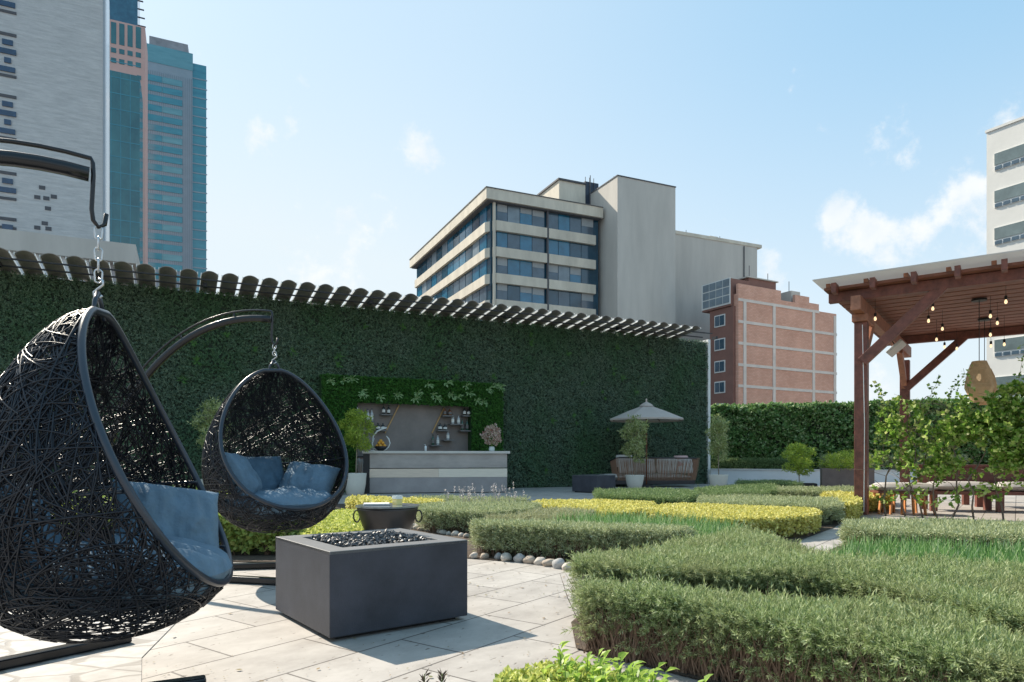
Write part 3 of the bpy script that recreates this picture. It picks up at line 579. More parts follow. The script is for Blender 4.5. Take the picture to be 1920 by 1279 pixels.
# counter
Pa, Pb = G(687, 926), G(953, 923.5); d = Pb-Pa; BA = math.atan2(d.y, d.x); BLn = d.length; H = 1.05
bar = thing('bar_counter', 'long stone bar counter with a pale timber band across its front', 'bar counter', Pa, BA)
M_BARS = M('bar_stone', (.42,.37,.34), .65, .18, 2.2, .15, 25, stretch=(1, 1, 3)); 
for nm, z0, z1, y0, mt in (('lower_panel', .0, .40, 0, M('bar_stone_dark', (.33,.30,.295), .65, .15, 2, .15, 25)), ('upper_panel', .62, 1.0, 0, M_BARS)):
    MB().b2((.08, y0, z0+.02), (BLn-.03, .6, z1)).build(nm, mt, bar)
MB().b2((.075, -.006, .402), (BLn*.5, .6, .618)).build('timber_band', M('pale_timber', (.74,.60,.48), .6, .1, 3, .1, 40, stretch=(1, 1, 14)), bar)
MB().b2((BLn*.5+.003, -.006, .402), (BLn-.028, .6, .618)).build('timber_band', M('paler_timber', (.80,.70,.58), .6, .08, 3, .1, 40, stretch=(1, 1, 14)), bar)
MB().b2((-.08, -.02, 0), (.072, .62, .99)).build('end_panel', M('black_panel', (.012,.012,.014), .5), bar)
MB().b2((-.1, -.05, 1.002), (BLn+.04, .7, 1.065)).build('counter_top', M('counter_stone', (.62,.58,.53), .5, .06), bar, bevel=.004)
def on_bar(px, y=.3): # local x along the bar for pixel column px
    A = Pa+Vector((-math.sin(BA), math.cos(BA), 0))*y; r = (px-960)/1280; s_ = (r*A.y-A.x)/(math.cos(BA)-r*math.sin(BA)); return A+Vector((math.cos(BA), math.sin(BA), 0))*s_+Vector((0,0,1.066))
t = thing('fruit_bowl', 'black bowl heaped with oranges under a sweeping metal arc on the bar', 'bowl', on_bar(714))
MB().lathe([(.06, 0), (.07, .01), (.13, .05), (.17, .12), (.16, .12), (.12, .06), (.02, .03)], 24).build('bowl', M_DKM, t, smooth=True)
MB().tube([(.21*math.cos(a), 0, .18+.21*math.sin(a)) for a in [R_(150-x*10) for x in range(0, 1)]]+[(-.17, 0, .33), (-.21, 0, .2), (-.19, 0, .08), (-.1, 0, .02), (.0, 0, .012), (.12, 0, .03), (.2, 0, .1), (.235, 0, .2), (.2, 0, .31), (.14, 0, .38)], [.012]*8+[.014, .016, .008], 8).build('metal_arc', M_ALU, t, smooth=True)
M_OR = M('orange_peel', (.75,.36,.04), .5, .12, 9)
for i, (x, y, z) in enumerate([(-.09,0,.13),(0,-.07,.13),(.09,0,.13),(0,.08,.13),(-.04,-.02,.2),(.05,.0,.2),(0,0,.255)]):
    o = MB().lathe([(.045*math.sin(R_(a)), -.045*math.cos(R_(a))) for a in range(4, 180, 16)], 14).build('orange', M_OR, None, smooth=True, loc=on_bar(714)+Vector((x,y,z)))
    tag(o, 'orange in the black bowl on the bar, '+['at the left edge','at the front','at the right edge','at the back','left in the second layer','right in the second layer','on the very top'][i], 'orange', 'oranges in the bowl')
t = thing('steel_lamp', 'slim silver lamp arm curving up left of the fruit bowl', 'lamp', on_bar(700, .35)); MB().lathe([(.07, 0), (.07, .015), (.01, .02)], 16).build('base', M_ALU, t)
MB().tube([(0,0,.02),(-.03,0,.2),(0,0,.38),(.1,0,.5),(.22,0,.56),(.34,0,.59)], [.01,.012,.016,.02,.022,.014], 8).build('arm', M_ALU, t, smooth=True)
t = thing('pump_dispenser', 'small white dispenser standing alone mid way along the bar', 'dispenser', on_bar(798)); MB().lathe([(.028, 0), (.028, .12), (.012, .135)], 14).build('body', M('white_plastic', (.8,.8,.8), .4, .02), t, smooth=True)
MB().tube([(0,0,.13),(0,0,.165),(-.035,0,.165)], .006, 6).build('spout', M_ALU, t)
t = thing('flower_vase', 'glass vase of pink and white blossom at the right end of the bar', 'vase', on_bar(922)); MB().lathe([(.06, 0), (.075, .02), (.08, .07), (.065, .11), (.07, .12)], 18).build('vase', M('milky_glass', (.6,.66,.64), .15, .05), t, smooth=True)
def ball(n, c, r, tm, sc, out=.6, sq=None):
    v = rng.normal(size=(n, 3)); v /= np.linalg.norm(v, axis=1)[:, None]; rad = rng.uniform(.35, 1, n)**.6
    bump = 1+.18*np.sin(v[:, 0]*5+c[0])*np.cos(v[:, 2]*6+c[1]); P = v*rad[:, None]*bump[:, None]*np.array(r)+np.array(c); return instance(tm, P, v+np.array([0, 0, .35]), sc, out)
np_mesh('blossom', ball(520, (0, 0, .42), (.26, .22, .28), [tmpl_tuft(6, .035, .03, .9)], 1, .5), 4, leafmat('blossom_petals', [(.85,.72,.62),(.80,.60,.52),(.9,.82,.74),(.55,.12,.14),(.20,.28,.1),(.86,.66,.58)], .35), t)
st = MB()
for k in range(9): st.tube([(0,0,.05),(random.uniform(-.03,.03),0,.16),(random.uniform(-.14,.14),random.uniform(-.1,.1),.36)], .004, 5)
st.build('stems', M('green_stem', (.16,.26,.06), .6), t)

# ================================================================== FIRE PITS
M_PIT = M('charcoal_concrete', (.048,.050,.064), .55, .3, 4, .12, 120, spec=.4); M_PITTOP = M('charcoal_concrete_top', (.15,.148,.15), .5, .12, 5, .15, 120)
def lava_mesh(n, ext, z):
    V = []; F = []; m = MB()
    base = [Vector(v) for v in ((1,0,0),(-1,0,0),(0,1,0),(0,-1,0),(0,0,1),(0,0,-1))]; fs = [(0,2,4),(2,1,4),(1,3,4),(3,0,4),(2,0,5),(1,2,5),(3,1,5),(0,3,5)]
    for i in range(n):
        c = Vector((random.uniform(-ext, ext), random.uniform(-ext, ext), z+random.uniform(-.01, .022))); rot = Matrix.Rotation(random.uniform(0, 6), 3, Vector((random.random(), random.random(), random.random()+.1)).normalized())
        s_ = Vector((random.uniform(.009, .020), random.uniform(.008, .013), random.uniform(.006, .011))); m.add([c+rot@Vector((b.x*s_.x*random.uniform(.7,1.2), b.y*s_.y*random.uniform(.7,1.2), b.z*s_.z)) for b in base], fs)
    return m
pts = [G(618.3,1206), G(883.3,1163.3), G(509,1152)]; pd = pts[1]-pts[0]; PA = (math.atan2(pd.y, pd.x)+math.atan2((pts[2]-pts[0]).y, (pts[2]-pts[0]).x)-math.pi/2)/2
S = .80; ctr = pts[0]+Vector((math.cos(PA)-math.sin(PA), math.sin(PA)+math.cos(PA), 0))*S/2
fp = thing('fire_pit', 'square charcoal concrete fire pit filled with black lava stones in front of the near chair', 'fire pit', ctr, PA)
hs_, ho, Hh = S/2, .285, .44
pm = MB(); v = []
for z in (.022, Hh): v += [(-hs_,-hs_,z),(hs_,-hs_,z),(hs_,hs_,z),(-hs_,hs_,z)]
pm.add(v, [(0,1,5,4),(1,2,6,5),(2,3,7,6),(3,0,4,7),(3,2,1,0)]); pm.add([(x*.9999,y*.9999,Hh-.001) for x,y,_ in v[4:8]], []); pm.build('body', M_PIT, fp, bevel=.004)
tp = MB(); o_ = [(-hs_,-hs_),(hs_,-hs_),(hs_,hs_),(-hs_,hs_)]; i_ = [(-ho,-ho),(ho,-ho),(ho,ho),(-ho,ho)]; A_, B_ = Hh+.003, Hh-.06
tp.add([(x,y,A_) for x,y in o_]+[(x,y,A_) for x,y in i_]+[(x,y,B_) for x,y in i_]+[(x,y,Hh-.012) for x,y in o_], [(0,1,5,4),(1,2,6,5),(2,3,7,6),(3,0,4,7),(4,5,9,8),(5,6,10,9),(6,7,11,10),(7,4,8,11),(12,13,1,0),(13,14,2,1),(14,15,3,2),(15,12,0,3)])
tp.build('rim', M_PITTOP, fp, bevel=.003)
MB().b2((-hs_+.05,-hs_+.05,0),(hs_-.05,hs_-.05,.021)).build('plinth', M('black_panel', (.012,.012,.014), .5), fp)
MB().b2((-ho+.004,-ho+.004,Hh-.058),(ho-.004,ho-.004,Hh-.022)).build('tray', M('black_panel', (.012,.012,.014), .5), fp)
lv = lava_mesh(1150, ho-.02, Hh-.012).build('lava_stones', M('lava_rock', (.075,.075,.078), .45, .5, 30, spec=.6), fp)
q_ = G(1117, 925); dup(fp, (q_.x+.02, q_.y+.57, 0), R_(46), 'dark cubic fire pit standing beside the rope sofa near the green wall')

# ================================================================== HANGING CHAIRS
EH, ER = 1.24, .515
def er(u): u = np.clip(u, .0005, .9995); return ER*np.sin(np.pi*u**1.3)**.39
M_WICK = M('black_wicker', (.006,.008,.014), .38, .3, 30, spec=.45); M_FR = M('navy_frame_tube', (.020,.028,.042), .3, .1, spec=.6); M_STEEL = M('gloss_black_tube', (.008,.009,.012), .25, .05, spec=.5)
M_CHAIN = M('zinc_chain', (.55,.56,.57), .32, .1, metal=.85)
def depth(u): return .70+.30*np.minimum(1, np.asarray(u)/.75)
def opening(u): return .36*(u/.82)**1.45 + .012
def strands(n, seed, rad):
    g_ = np.random.default_rng(seed); SEG = 9
    u = g_.beta(1.35, .95, n)*.97+.015; th = g_.uniform(0, 2*np.pi, n); ang = g_.uniform(0, np.pi, n); step = g_.uniform(.035, .075, n); curv = g_.normal(0, .10, n)
    offs = g_.uniform(-.012, .012, n)
    def pos(z, th, o): r = er(1-z/EH)+o; return np.stack([r*np.cos(th), r*np.sin(th)*depth(1-z/EH), z], 1)
    z = EH*(1-u); Pp = [pos(z, th, offs)]
    for s_ in range(SEG-1):
        r = er(1-z/EH); zp = np.clip(z+.01, 0.001, EH-.001); zm = np.clip(z-.01, 0.001, EH-.001); dr = (er(1-zp/EH)-er(1-zm/EH))/(zp-zm)
        sl = np.sqrt(1+np.clip(dr, -6, 6)**2); z = np.clip(z+step*np.sin(ang)/sl, .004, EH-.004); th = th+step*np.cos(ang)/np.maximum(r, .04); ang = ang+curv
        Pp.append(pos(z, th, offs))
    Pp = np.stack(Pp, 1)                                          # n, SEG, 3
    lim = opening(1-Pp[:, :, 2]/EH); inside = (Pp[:, :, 1] > -lim)       # opening faces local -y
    ok = np.cumprod(inside, 1).astype(bool)
    quads = []; K = 5
    T = np.gradient(Pp, axis=1); T /= np.linalg.norm(T, axis=2)[:, :, None]+1e-9
    O = Pp.copy(); O[:, :, 2] = (O[:, :, 2]-EH*.45)*.8; O /= np.linalg.norm(O, axis=2)[:, :, None]; B = np.cross(T, O); B /= np.linalg.norm(B, axis=2)[:, :, None]+1e-9; A = np.cross(B, T)
    rr = (rad*g_.uniform(.75, 1.25, n))[:, None, None, None]; k = np.arange(K)*2*np.pi/K
    ring = Pp[:, :, None, :]+rr*(A[:, :, None, :]*np.cos(k)[None, None, :, None]*.7+B[:, :, None, :]*np.sin(k)[None, None, :, None])
    V = ring.reshape(-1, 3); idx = np.arange(n*SEG*K).reshape(n, SEG, K); F = []
    m = ok[:, :-1] & ok[:, 1:]
    a = idx[:, :-1, :][m]; b = idx[:, 1:, :][m]
    return V, np.stack([a, np.roll(a, -1, 1), np.roll(b, -1, 1), b], 2).reshape(-1, 4)
def np_mesh2(name, V, F, mat, parent, smooth=True):
    me = bpy.data.meshes.new(name); me.vertices.add(len(V)); me.vertices.foreach_set('co', np.asarray(V, np.float32).ravel()); nf = len(F)
    me.loops.add(nf*4); me.loops.foreach_set('vertex_index', np.asarray(F, np.int32).ravel()); me.polygons.add(nf)
    me.polygons.foreach_set('loop_start', np.arange(0, nf*4, 4, dtype=np.int32)); me.polygons.foreach_set('loop_total', np.full(nf, 4, np.int32))
    me.polygons.foreach_set('use_smooth', np.ones(nf, bool)); me.update(calc_edges=True); return link(name, me, mat, parent)
def rim_pts(n=72):
    P = []
    for side in (1, -1):
        us = np.linspace(.004, .999, 400); f = opening(us); r = er(us)*depth(us); okk = r > f; us = us[okk]; us = us[us < .93]
        # keep only the contiguous run from the top
        f = opening(us); x = np.sqrt(np.maximum(er(us)**2-(f/depth(us))**2, 0)); Q = np.stack([side*x, -f, EH*(1-us)], 1); P.append(Q)
    Q = np.concatenate([P[0], P[1][::-1]]); d = np.r_[0, np.cumsum(np.linalg.norm(np.diff(Q, axis=0), axis=1))]; s_ = np.linspace(0, d[-1], n)
    return [Vector([np.interp(x, d, Q[:, k]) for k in range(3)]) for x in s_[:-1]]
def link_ring(L, w_, r, n=14):
    pts = []
    for k in range(n):
        a = 2*math.pi*k/n; pts.append(Vector((w_/2*math.cos(a), 0, (L/2-w_/2)*(1 if math.sin(a) >= 0 else -1)+w_/2*math.sin(a))))
    return pts
def make_chair(label, loc, yaw, lean, chain_len, post, leg_ends, arm_h, seed, nstr, hooklab, order):
    """hanging egg: shell, rim; stand with arched arm; loc = ground point below the hanging point"""
    zb = arm_h-chain_len-.16-EH
    t = thing('hanging_egg_chair', label, 'hanging chair', (loc[0], loc[1], 0), 0)
    Rm = Matrix.Rotation(yaw, 4, 'Z') @ Matrix.Rotation(lean, 4, 'X')
    piv = Matrix.Translation((0, 0, zb+EH)) @ Rm @ Matrix.Translation((0, 0, -EH))
    V, F = strands(nstr, seed, .0028); o = np_mesh2('woven_shell', V, F, M_WICK, t); o.matrix_local = piv
    r = MB().tube(rim_pts(), .0145, 10, closed=True).build('rim', M_FR, t, smooth=True); r.matrix_local = piv
    hoop = MB()
    for a in (-1, 1): hoop.tube([(a*.05, 0, EH-.03), (a*.03, 0, EH+.03), (0, 0, EH+.07)], .009, 6)
    ring = [er(np.array([.72]))[0]*.985]*2
    h = hoop.build('hanger_loop', M_FR, t, smooth=True); h.matrix_local = piv
    ri = MB()
    for u in (.55, .78):                                                        # inner hoops of the frame
        r0 = float(er(np.array([u]))[0])-.012; lim = float(opening(u))/float(depth(u)); a0 = math.asin(max(-1, min(1, -lim/r0))); ri.tube([(r0*math.cos(a), r0*math.sin(a)*float(depth(u)), EH*(1-u)) for a in np.linspace(a0, math.pi-a0, 40)], .007, 6)
    q_ = ri.build('inner_hoops', M_FR, t, smooth=True); q_.matrix_local = piv
    # stand (its own top-level thing: the chair hangs from it)
    s = thing('chair_stand', hooklab, 'stand', (post[0], post[1], 0), 0)
    P0 = Vector((0, 0, .03)); end = Vector((loc[0]-post[0], loc[1]-post[1], 0)); Ld = end.length; ed = end.normalized(); arm_end = ed*(Ld-.06)
    arc = []
    for k in range(33):
        a = k/32*math.pi/2*1.06; rr = (1-math.cos(a)); arc.append(ed*(Ld-.03)*(1-math.cos(min(a, math.pi/2*1.06)))/(1-math.cos(math.pi/2*1.06))*1.0 + Vector((0, 0, .05+(arm_h+.0)*math.sin(a)/1.0*1.0)))
    zmax = arc[-1].z; arc = [Vector((p.x, p.y, .05+(p.z-.05)*(arm_h-.05)/zmax)) for p in arc]
    back = -ed*.02; arc = [p+back*math.sin(math.pi*i/32)*1.0 for i, p in enumerate(arc)]
    MB().tube(arc, .027, 14).build('arched_arm', M_STEEL, s, smooth=True)
    rail = []
    for i in range(12, 33):
        tt = (arc[min(i+1, 32)]-arc[i-1]).normalized(); nrm = (Vector((0,0,1))-tt*tt.z).normalized(); rail.append(arc[i]+nrm*(.062*min(1, (i-11)/3)))
    tip = arc[-1]+ed*.012; 
    MB().tube(rail+[tip+Vector((0,0,.045))+ed*.0, tip+ed*.002, tip-ed*.004-Vector((0,0,.13)), tip+ed*.001-Vector((0,0,.172)), tip+ed*.018-Vector((0,0,.195)), tip+ed*.038-Vector((0,0,.182)), tip+ed*.044-Vector((0,0,.14))], .0085, 8).build('hook_rail', M_STEEL, s, smooth=True)
    for i in (16, 22, 28):
        tt = (arc[i+1]-arc[i-1]).normalized(); nrm = (Vector((0,0,1))-tt*tt.z).normalized(); MB().tube([arc[i], arc[i]+nrm*.062], .007, 6).build('spacer', M_STEEL, s)
    for e in leg_ends:
        ev = Vector((e[0]-post[0], e[1]-post[1], .028)); mid = ev*.5+Vector((0,0,.005)); MB().bar((0,0,.03), ev, .06, .045).build('leg', M_STEEL, s, bevel=.008)
    MB().lathe([(.055, .0), (.055, .12), (.036, .16)], 20).build('socket', M_STEEL, s, smooth=False)
    # chain: a run of links hanging from the hook
    top = s.location+tip+ed*.06-Vector((0,0,.20)); bottom = Vector((loc[0], loc[1], zb+EH+.06)); top = Vector((loc[0], loc[1], top.z+.005)); 
    c = thing('chain', order, 'chain', top); Lk, wk, rk = .042, .026, .0036; Ltot = top.z-bottom.z-.05; nl_ = max(3, int(Ltot/(Lk-2*rk))); st_ = Ltot/nl_
    for k in range(nl_):
        m = Matrix.Rotation(math.pi/2*(k % 2)+.5, 3, 'Z'); pts_ = [m@p+Vector((0,0,-(k+.5)*st_)) for p in link_ring(st_+2*rk+.002, wk, rk)]; MB().tube(pts_, rk, 6, closed=True).build('link', M_CHAIN, c, smooth=True)
    zz = -nl_*st_; MB().tube([(.0,0,zz+.012),(.016,0,zz+.004),(.018,0,zz-.012),(0,0,zz-.026),(-.018,0,zz-.04),(-.016,0,zz-.056),(0,0,zz-.064),(.014,0,zz-.054)], .0045, 7).build('s_hook', M_CHAIN, c, smooth=True)
    return t, Matrix.Translation((loc[0], loc[1], 0)) @ piv
def pillow(name, label, cat, size, Mx, mat, seams=0, puff=.9, seed=0, pinch=.25, disc=False):
    m = MB(); n = 40; V = []; F = []
    for sgn in (1, -1):
        base = len(V)
        for i in range(n+1):
            for j in range(n+1):
                a, b = -1+2*i/n, -1+2*j/n; e = ((1-abs(a)**2.6)*(1-abs(b)**2.6))**.45
                corner = 1-pinch*.22*(1-abs(abs(a)-0)**1)*abs(b)**3-0; x = a*(1-.07*(1-b*b)*1.0*abs(a)**4)*size[0]/2; y = b*(1-.07*(1-a*a)*abs(b)**4)*size[1]/2
                if disc: x = a*math.sqrt(1-b*b/2)*size[0]/2; y = b*math.sqrt(1-a*a/2)*size[1]/2
                w1 = mnoise.noise(Vector((a*1.6+seed*5, b*1.6, seed)))*.30+mnoise.noise(Vector((a*4.5+seed*5, b*1.5+a, seed)))*.22+mnoise.noise(Vector((a*9+seed*5, b*4, seed)))*.07
                if seams: w1 += .22*abs(math.sin((a+.05*b)*math.pi*seams/2))-.11
                V.append(Vector((x, y, sgn*size[2]/2*e*(1+w1)*puff)))
        for i in range(n):
            for j in range(n):
                k = base+i*(n+1)+j; f = (k, k+n+1, k+n+2, k+1); F.append(f if sgn > 0 else f[::-1])
    m.add([Mx @ v for v in V], F); o = m.build(name, mat, None, smooth=True); me = o.data
    c = sum((v.co for v in me.vertices), Vector())/len(me.vertices); me.transform(Matrix.Translation(-c)); o.location = c; tag(o, label, cat, 'blue cushions in the hanging chairs')
    return o
M_DEN = M('denim_blue_fabric', (.07,.13,.19), .85, .22, 9, .9, 13, bdist=.022); M_DEN2 = M('light_denim_fabric', (.12,.19,.255), .85, .2, 8, .9, 13, bdist=.022)
def T4(x, y, z, rx=0, ry=0, rz=0): return Matrix.Translation((x, y, z)) @ Matrix.Rotation(R_(rz), 4, 'Z') @ Matrix.Rotation(R_(ry), 4, 'Y') @ Matrix.Rotation(R_(rx), 4, 'X')
c2, mx2 = make_chair('black wicker egg chair hanging in the middle distance, open to the viewer', (-1.81, 5.2), R_(40), R_(-5), .27, (-3.25, 5.25), [(-1.3, 4.72), (-1.3, 5.68)], 2.0, 21, 2900, 'black arched stand of the middle distance hanging chair', 'short zinc chain above the middle distance egg chair')
c1, mx1 = make_chair('large black wicker egg chair in the left foreground seen from its side', (-1.575, 2.6), R_(102), R_(-3), .40, (-2.95, 1.75), [(-1.86, 3.32), (-1.19, 2.655)], 2.02, 33, 3300, 'black arched stand of the foreground hanging chair, its arm crossing the left edge', 'long zinc chain above the foreground egg chair')
SE = ('in the middle distance egg chair', 'in the foreground egg chair')
pillow('seat_cushion', 'wide tufted blue seat cushion '+SE[0], 'cushion', (.84,.80,.20), mx2 @ T4(0,.0,.22,3,0,0), M_DEN2, 7, 1.0, 1, disc=True)
pillow('throw_pillow', 'blue pillow standing at the left side '+SE[0], 'pillow', (.42,.38,.17), mx2 @ T4(-.27,.0,.42,66,0,58), M_DEN2, 3, 1, 2)
pillow('throw_pillow', 'dark blue pillow upright against the back '+SE[0], 'pillow', (.46,.38,.15), mx2 @ T4(-.06,.24,.43,70,0,8), M_DEN, 0, 1, 3)
pillow('throw_pillow', 'crumpled blue pillow slumped at the right side '+SE[0], 'pillow', (.42,.34,.20), mx2 @ T4(.25,.03,.38,52,10,-44), M_DEN2, 2, 1, 4)
pillow('seat_cushion', 'blue seat cushion bulging over the rim '+SE[1], 'cushion', (.86,.82,.22), mx1 @ T4(0,-.01,.24,3,0,0), M_DEN2, 6, 1.0, 5, disc=True)
pillow('throw_pillow', 'large square blue pillow leaning on the far side '+SE[1], 'pillow', (.43,.38,.16), mx1 @ T4(.20,-.15,.385,62,12,-58), M_DEN2, 2, 1, 6)
pillow('throw_pillow', 'blue pillow seen through the weave at the back '+SE[1], 'pillow', (.46,.40,.16), mx1 @ T4(-.08,.26,.42,68,0,10), M_DEN, 0, 1, 7)

# kettle table
kt = thing('kettle_table', 'round black kettle shaped side table with ring handle behind the fire pit', 'side table', W(727, 995, 6.3)*Vector((1,1,0)) if False else Vector((W(727,995,6.3).x, 6.3, 0)))
MB().lathe([(.13, .0), (.14, .02), (.15, .12), (.20, .2), (.25, .33), (.275, .42), (.28, .445), (.27, .445), (.24, .33)], 40).build('bowl', M('blackened_steel', (.028,.026,.028), .38, .4, 5, spec=.6), kt, smooth=True)
MB().lathe([(.0, .447), (.292, .447), (.292, .462), (0, .462)], 48).build('table_top', M('smoked_glass', (.20,.22,.23), .08, .05, spec=.8), kt)
for s_ in (-1, 1):
    MB().tube([(s_*(.285+.03*math.cos(a)), 0, .36+.055*math.sin(a)) for a in np.linspace(0, 2*math.pi, 18)[:-1]], .007, 6, closed=True).build('ring_handle', M_DKM, kt, smooth=True)
kl = kt.location
t = thing('book', 'flat closed book lying on the left of the kettle table', 'book', kl+Vector((-.10,-.02,.463)), .2); MB().b2((-.12,-.085,0),(.12,.085,.006)).build('cover', M('grey_cover', (.35,.36,.38), .5, .05), t); MB().b2((-.115,-.08,.0062),(.115,.08,.018)).build('pages', M_LAB, t)
t = thing('glass_of_juice', 'square glass of pale yellow juice on the kettle table', 'glass', kl+Vector((.085,.02,.463))); MB().lathe([(.045, 0), (.047, .055)], 4).build('juice', M('pale_juice', (.85,.72,.30), .2, .05), t); MB().lathe([(.049, .0561), (.050, .085), (.047,.085),(.046,.058)], 4).build('glass', M('glass_rim', (.8,.84,.84), .05, .02), t)

# ================================================================== POTTED TREES, SOFAS, PARASOL
M_POT = M('cream_pot', (.70,.66,.58), .7, .06, 3); M_BARK = M('pale_bark', (.30,.24,.18), .9, .25, 12, .6, 60); M_BARK2 = M('dark_bark', (.16,.12,.09), .9, .3, 12, .6, 60)
M_OLIVE = leafmat('olive_leaves', [(.20,.25,.08),(.34,.40,.14),(.50,.54,.24),(.62,.64,.38)], .35, .45); M_LTREE = leafmat('citrus_leaves', [(.22,.32,.04),(.38,.48,.07),(.56,.64,.12)], .45, .4)
def branchy(t, h0, h1, n, spread, r, mat, lean=0):
    m = MB(); m.tube([(0,0,0),(lean*.3+.01,.005,h0*.5),(lean,0,h0),(lean*1.2,0,h0+(h1-h0)*.6)], [r,r*.85,r*.7,r*.25], 8); m.build('trunk', mat, t, smooth=True); b = MB()
    for i in range(n):
        th = i*2.4; z = h0+(h1-h0)*random.uniform(-.05, .45); L_ = spread*random.uniform(.6, 1); e = Vector((math.cos(th)*L_, math.sin(th)*L_, (h1-h0)*random.uniform(.2, .55)))
        b.tube([(lean, 0, z), Vector((lean, 0, z))+e*.5+Vector((0,0,.03)), Vector((lean, 0, z))+e], [r*.4, r*.28, r*.12], 5)
    b.build('branches', mat, t, smooth=True)
def pot(t, rt, rb, h, mat=M_POT):
    MB().lathe([(rb*.92, 0), (rb, .01), ((rt+rb)/2*1.05, h*.5), (rt, h*.97), (rt, h), (rt*.9, h), (rt*.88, h*.9)], 32).build('pot', mat, t, smooth=True); MB().lathe([(0.001, h*.88), (rt*.87, h*.88), (rt*.87, h*.9), (0.001, h*.92)], 20).build('soil', soil, t)
def tree(label, px, Y, potd, htrunk, htop, rx, leaf, n, sc=1, tm=None, lean=0, clumps=7, name='potted_tree', grp='small trees in cream pots'):
    p = Vector(((px-960)/1280*Y, Y, 0)); t = thing(name, label, 'tree', p, 0, grp); z0 = 0
    if potd: pot(t, *potd)
    branchy(t, htrunk, htop, 9, rx*.8, .018, M_BARK, lean); V = []; cz_ = (htop+htrunk)/2; rz = (htop-htrunk)/2
    for k in range(clumps):
        f = (k+.5)/clumps; th = k*2.4; zz = htrunk+(htop-htrunk)*f; wd = rx*math.sin(math.pi*(f*.8+.12))*.55
        V.append(ball(n//clumps, (lean+math.cos(th)*wd, math.sin(th)*wd, zz), (rx*.52, rx*.52, rz*.38), tm or [tmpl_tuft(5, .06, .016, .9) for _ in range(3)], sc, .7))
    np_mesh('crown', np.concatenate(V), 4, leaf, t); return t
tree('slender olive tree in a round cream pot before the rope sofa', 1190, 19.6, (.27,.19,.40), .88, 2.02, .42, M_OLIVE, 620, 1.5)
tree('slim upright olive tree in a cream pot beside the retaining wall', 1347, 19.3, (.27,.19,.42), .92, 2.0, .33, M_OLIVE, 620, 1.4)
tree('bushy bright olive tree in a pale pot left of the bar counter', 666, 16.6, (.27,.21,.52), 1.18, 1.98, .46, M_LTREE, 700, 1.3, lean=.04)
tree('pale variegated tree showing behind the left edge of the middle egg chair', 398, 15.2, (.27,.19,.42), 1.0, 2.1, .42, M_OLIVE, 600, 1.4)
tree('low lime leaved citrus bush in a black tray by the retaining wall', 1498, 19.3, None, .5, 1.22, .50, M_LTREE, 700, 1.35, name='citrus_bush', grp=None)
p = Vector(((1500-960)/1280*19.3, 19.3, 0)); t = thing('tray_planter', 'low black rectangular tray planter holding the citrus bush', 'planter', p, -.2); MB().b2((-.42,-.2,0),(.42,.2,.17)).build('tray', M('black_panel', (.012,.012,.014), .5), t, bevel=.01); MB().b2((-.40,-.18,.172),(.40,.18,.178)).build('soil', soil, t)

M_ROPE = M('brown_rope', (.36,.20,.13), .75, .25, 30); M_CUSH = M('white_cushion', (.72,.68,.63), .85, .05, 6, .2, 60); M_PINK = M('pink_cushion', (.66,.42,.38), .85, .1, 6); M_DARKB = M('dark_base', (.05,.045,.045), .6)
def softbox(m, c, d, n=10):
    V = []; F = []
    for sgn in (1, -1):
        b0_ = len(V)
        for i in range(n+1):
            for j in range(n+1):
                a, b = -1+2*i/n, -1+2*j/n; e = ((1-abs(a)**5)*(1-abs(b)**5))**.4; V.append((c[0]+a*d[0]/2*(1-.03*abs(b)**4), c[1]+b*d[1]/2*(1-.03*abs(a)**4), c[2]+sgn*d[2]/2*e))
        for i in range(n):
            for j in range(n): k = b0_+i*(n+1)+j; f = (k, k+n+1, k+n+2, k+1); F.append(f if sgn > 0 else f[::-1])
    return m.add(V, F)
def rope_sofa(label, xa, ya, xb, yb, ext, dz=.88, cl=None):
    a, b = G(xa, ya), G(xb, yb); d = b-a; t = thing('rope_sofa', label, 'sofa', a, math.atan2(d.y, d.x)); L_ = d.length
    MB().b2((-ext, -.02, .08), (L_, .95, .20)).build('platform', M_DARKB, t, bevel=.01)
    fr = MB(); out = .10
    fr.tube([(-out,.75,.80),(-out,.0,dz-.02),(0,-.10,dz),(L_,-.10,dz-.02),(L_+out,.0,dz-.04),(L_+out,.75,.8)], .022, 8); fr.tube([(0,.75,.2),(0,0,.2),(L_,0,.2),(L_,.75,.2)], .018, 8); fr.build('frame', M_DARKB, t, smooth=True)
    rp = MB(); n = int(L_/.032)
    for i in range(n+1):
        x = L_*i/n; j_ = random.uniform(-.03, .03); rp.tube([(x, -.012, .2), (x+(x/L_-.5)*2*out*.5+j_, -.07, .55), (x+(x/L_-.5)*2*out, -.105, dz-.01)], .009, 4)
    for s_, x0, x1 in ((-1, 0, -out), (1, L_, L_+out)):
        for i in range(20): y = .75*i/20; rp.tube([(x0, y, .2), (x1, y, dz-.03-(.08)*y)], .009, 4)
    rp.build('rope_weave', M_ROPE, t)
    softbox(MB(), ((L_-ext)/2, .48, .30), (L_+ext-.06, .85, .20)).build('seat_cushion', M_CUSH, t, smooth=True)
    for i in range(max(2, int(L_/.85))):
        nn_ = max(2, int(L_/.85)); o = softbox(MB(), (0, 0, 0), (L_/nn_-.05, .46, .17)).build('back_cushion', M_CUSH, t, smooth=True); o.location = ((i+.5)*L_/nn_, .13, .64); o.rotation_euler = (R_(76), 0, 0)
    return t
s1 = rope_sofa('long brown rope back sofa with white cushions under the parasol', 1160, 913.5, 1303, 913, .75, .90)
p1 = softbox(MB(), (0,0,0), (.5,.42,.16)).build('throw_pillow', M_PINK, None, smooth=True); p1.location = s1.matrix_basis @ Vector((2.05, .2, .78)); p1.rotation_euler = (R_(60), 0, .3); tag(p1, 'pink pillow peeking over the right end of the sofa under the parasol', 'pillow')
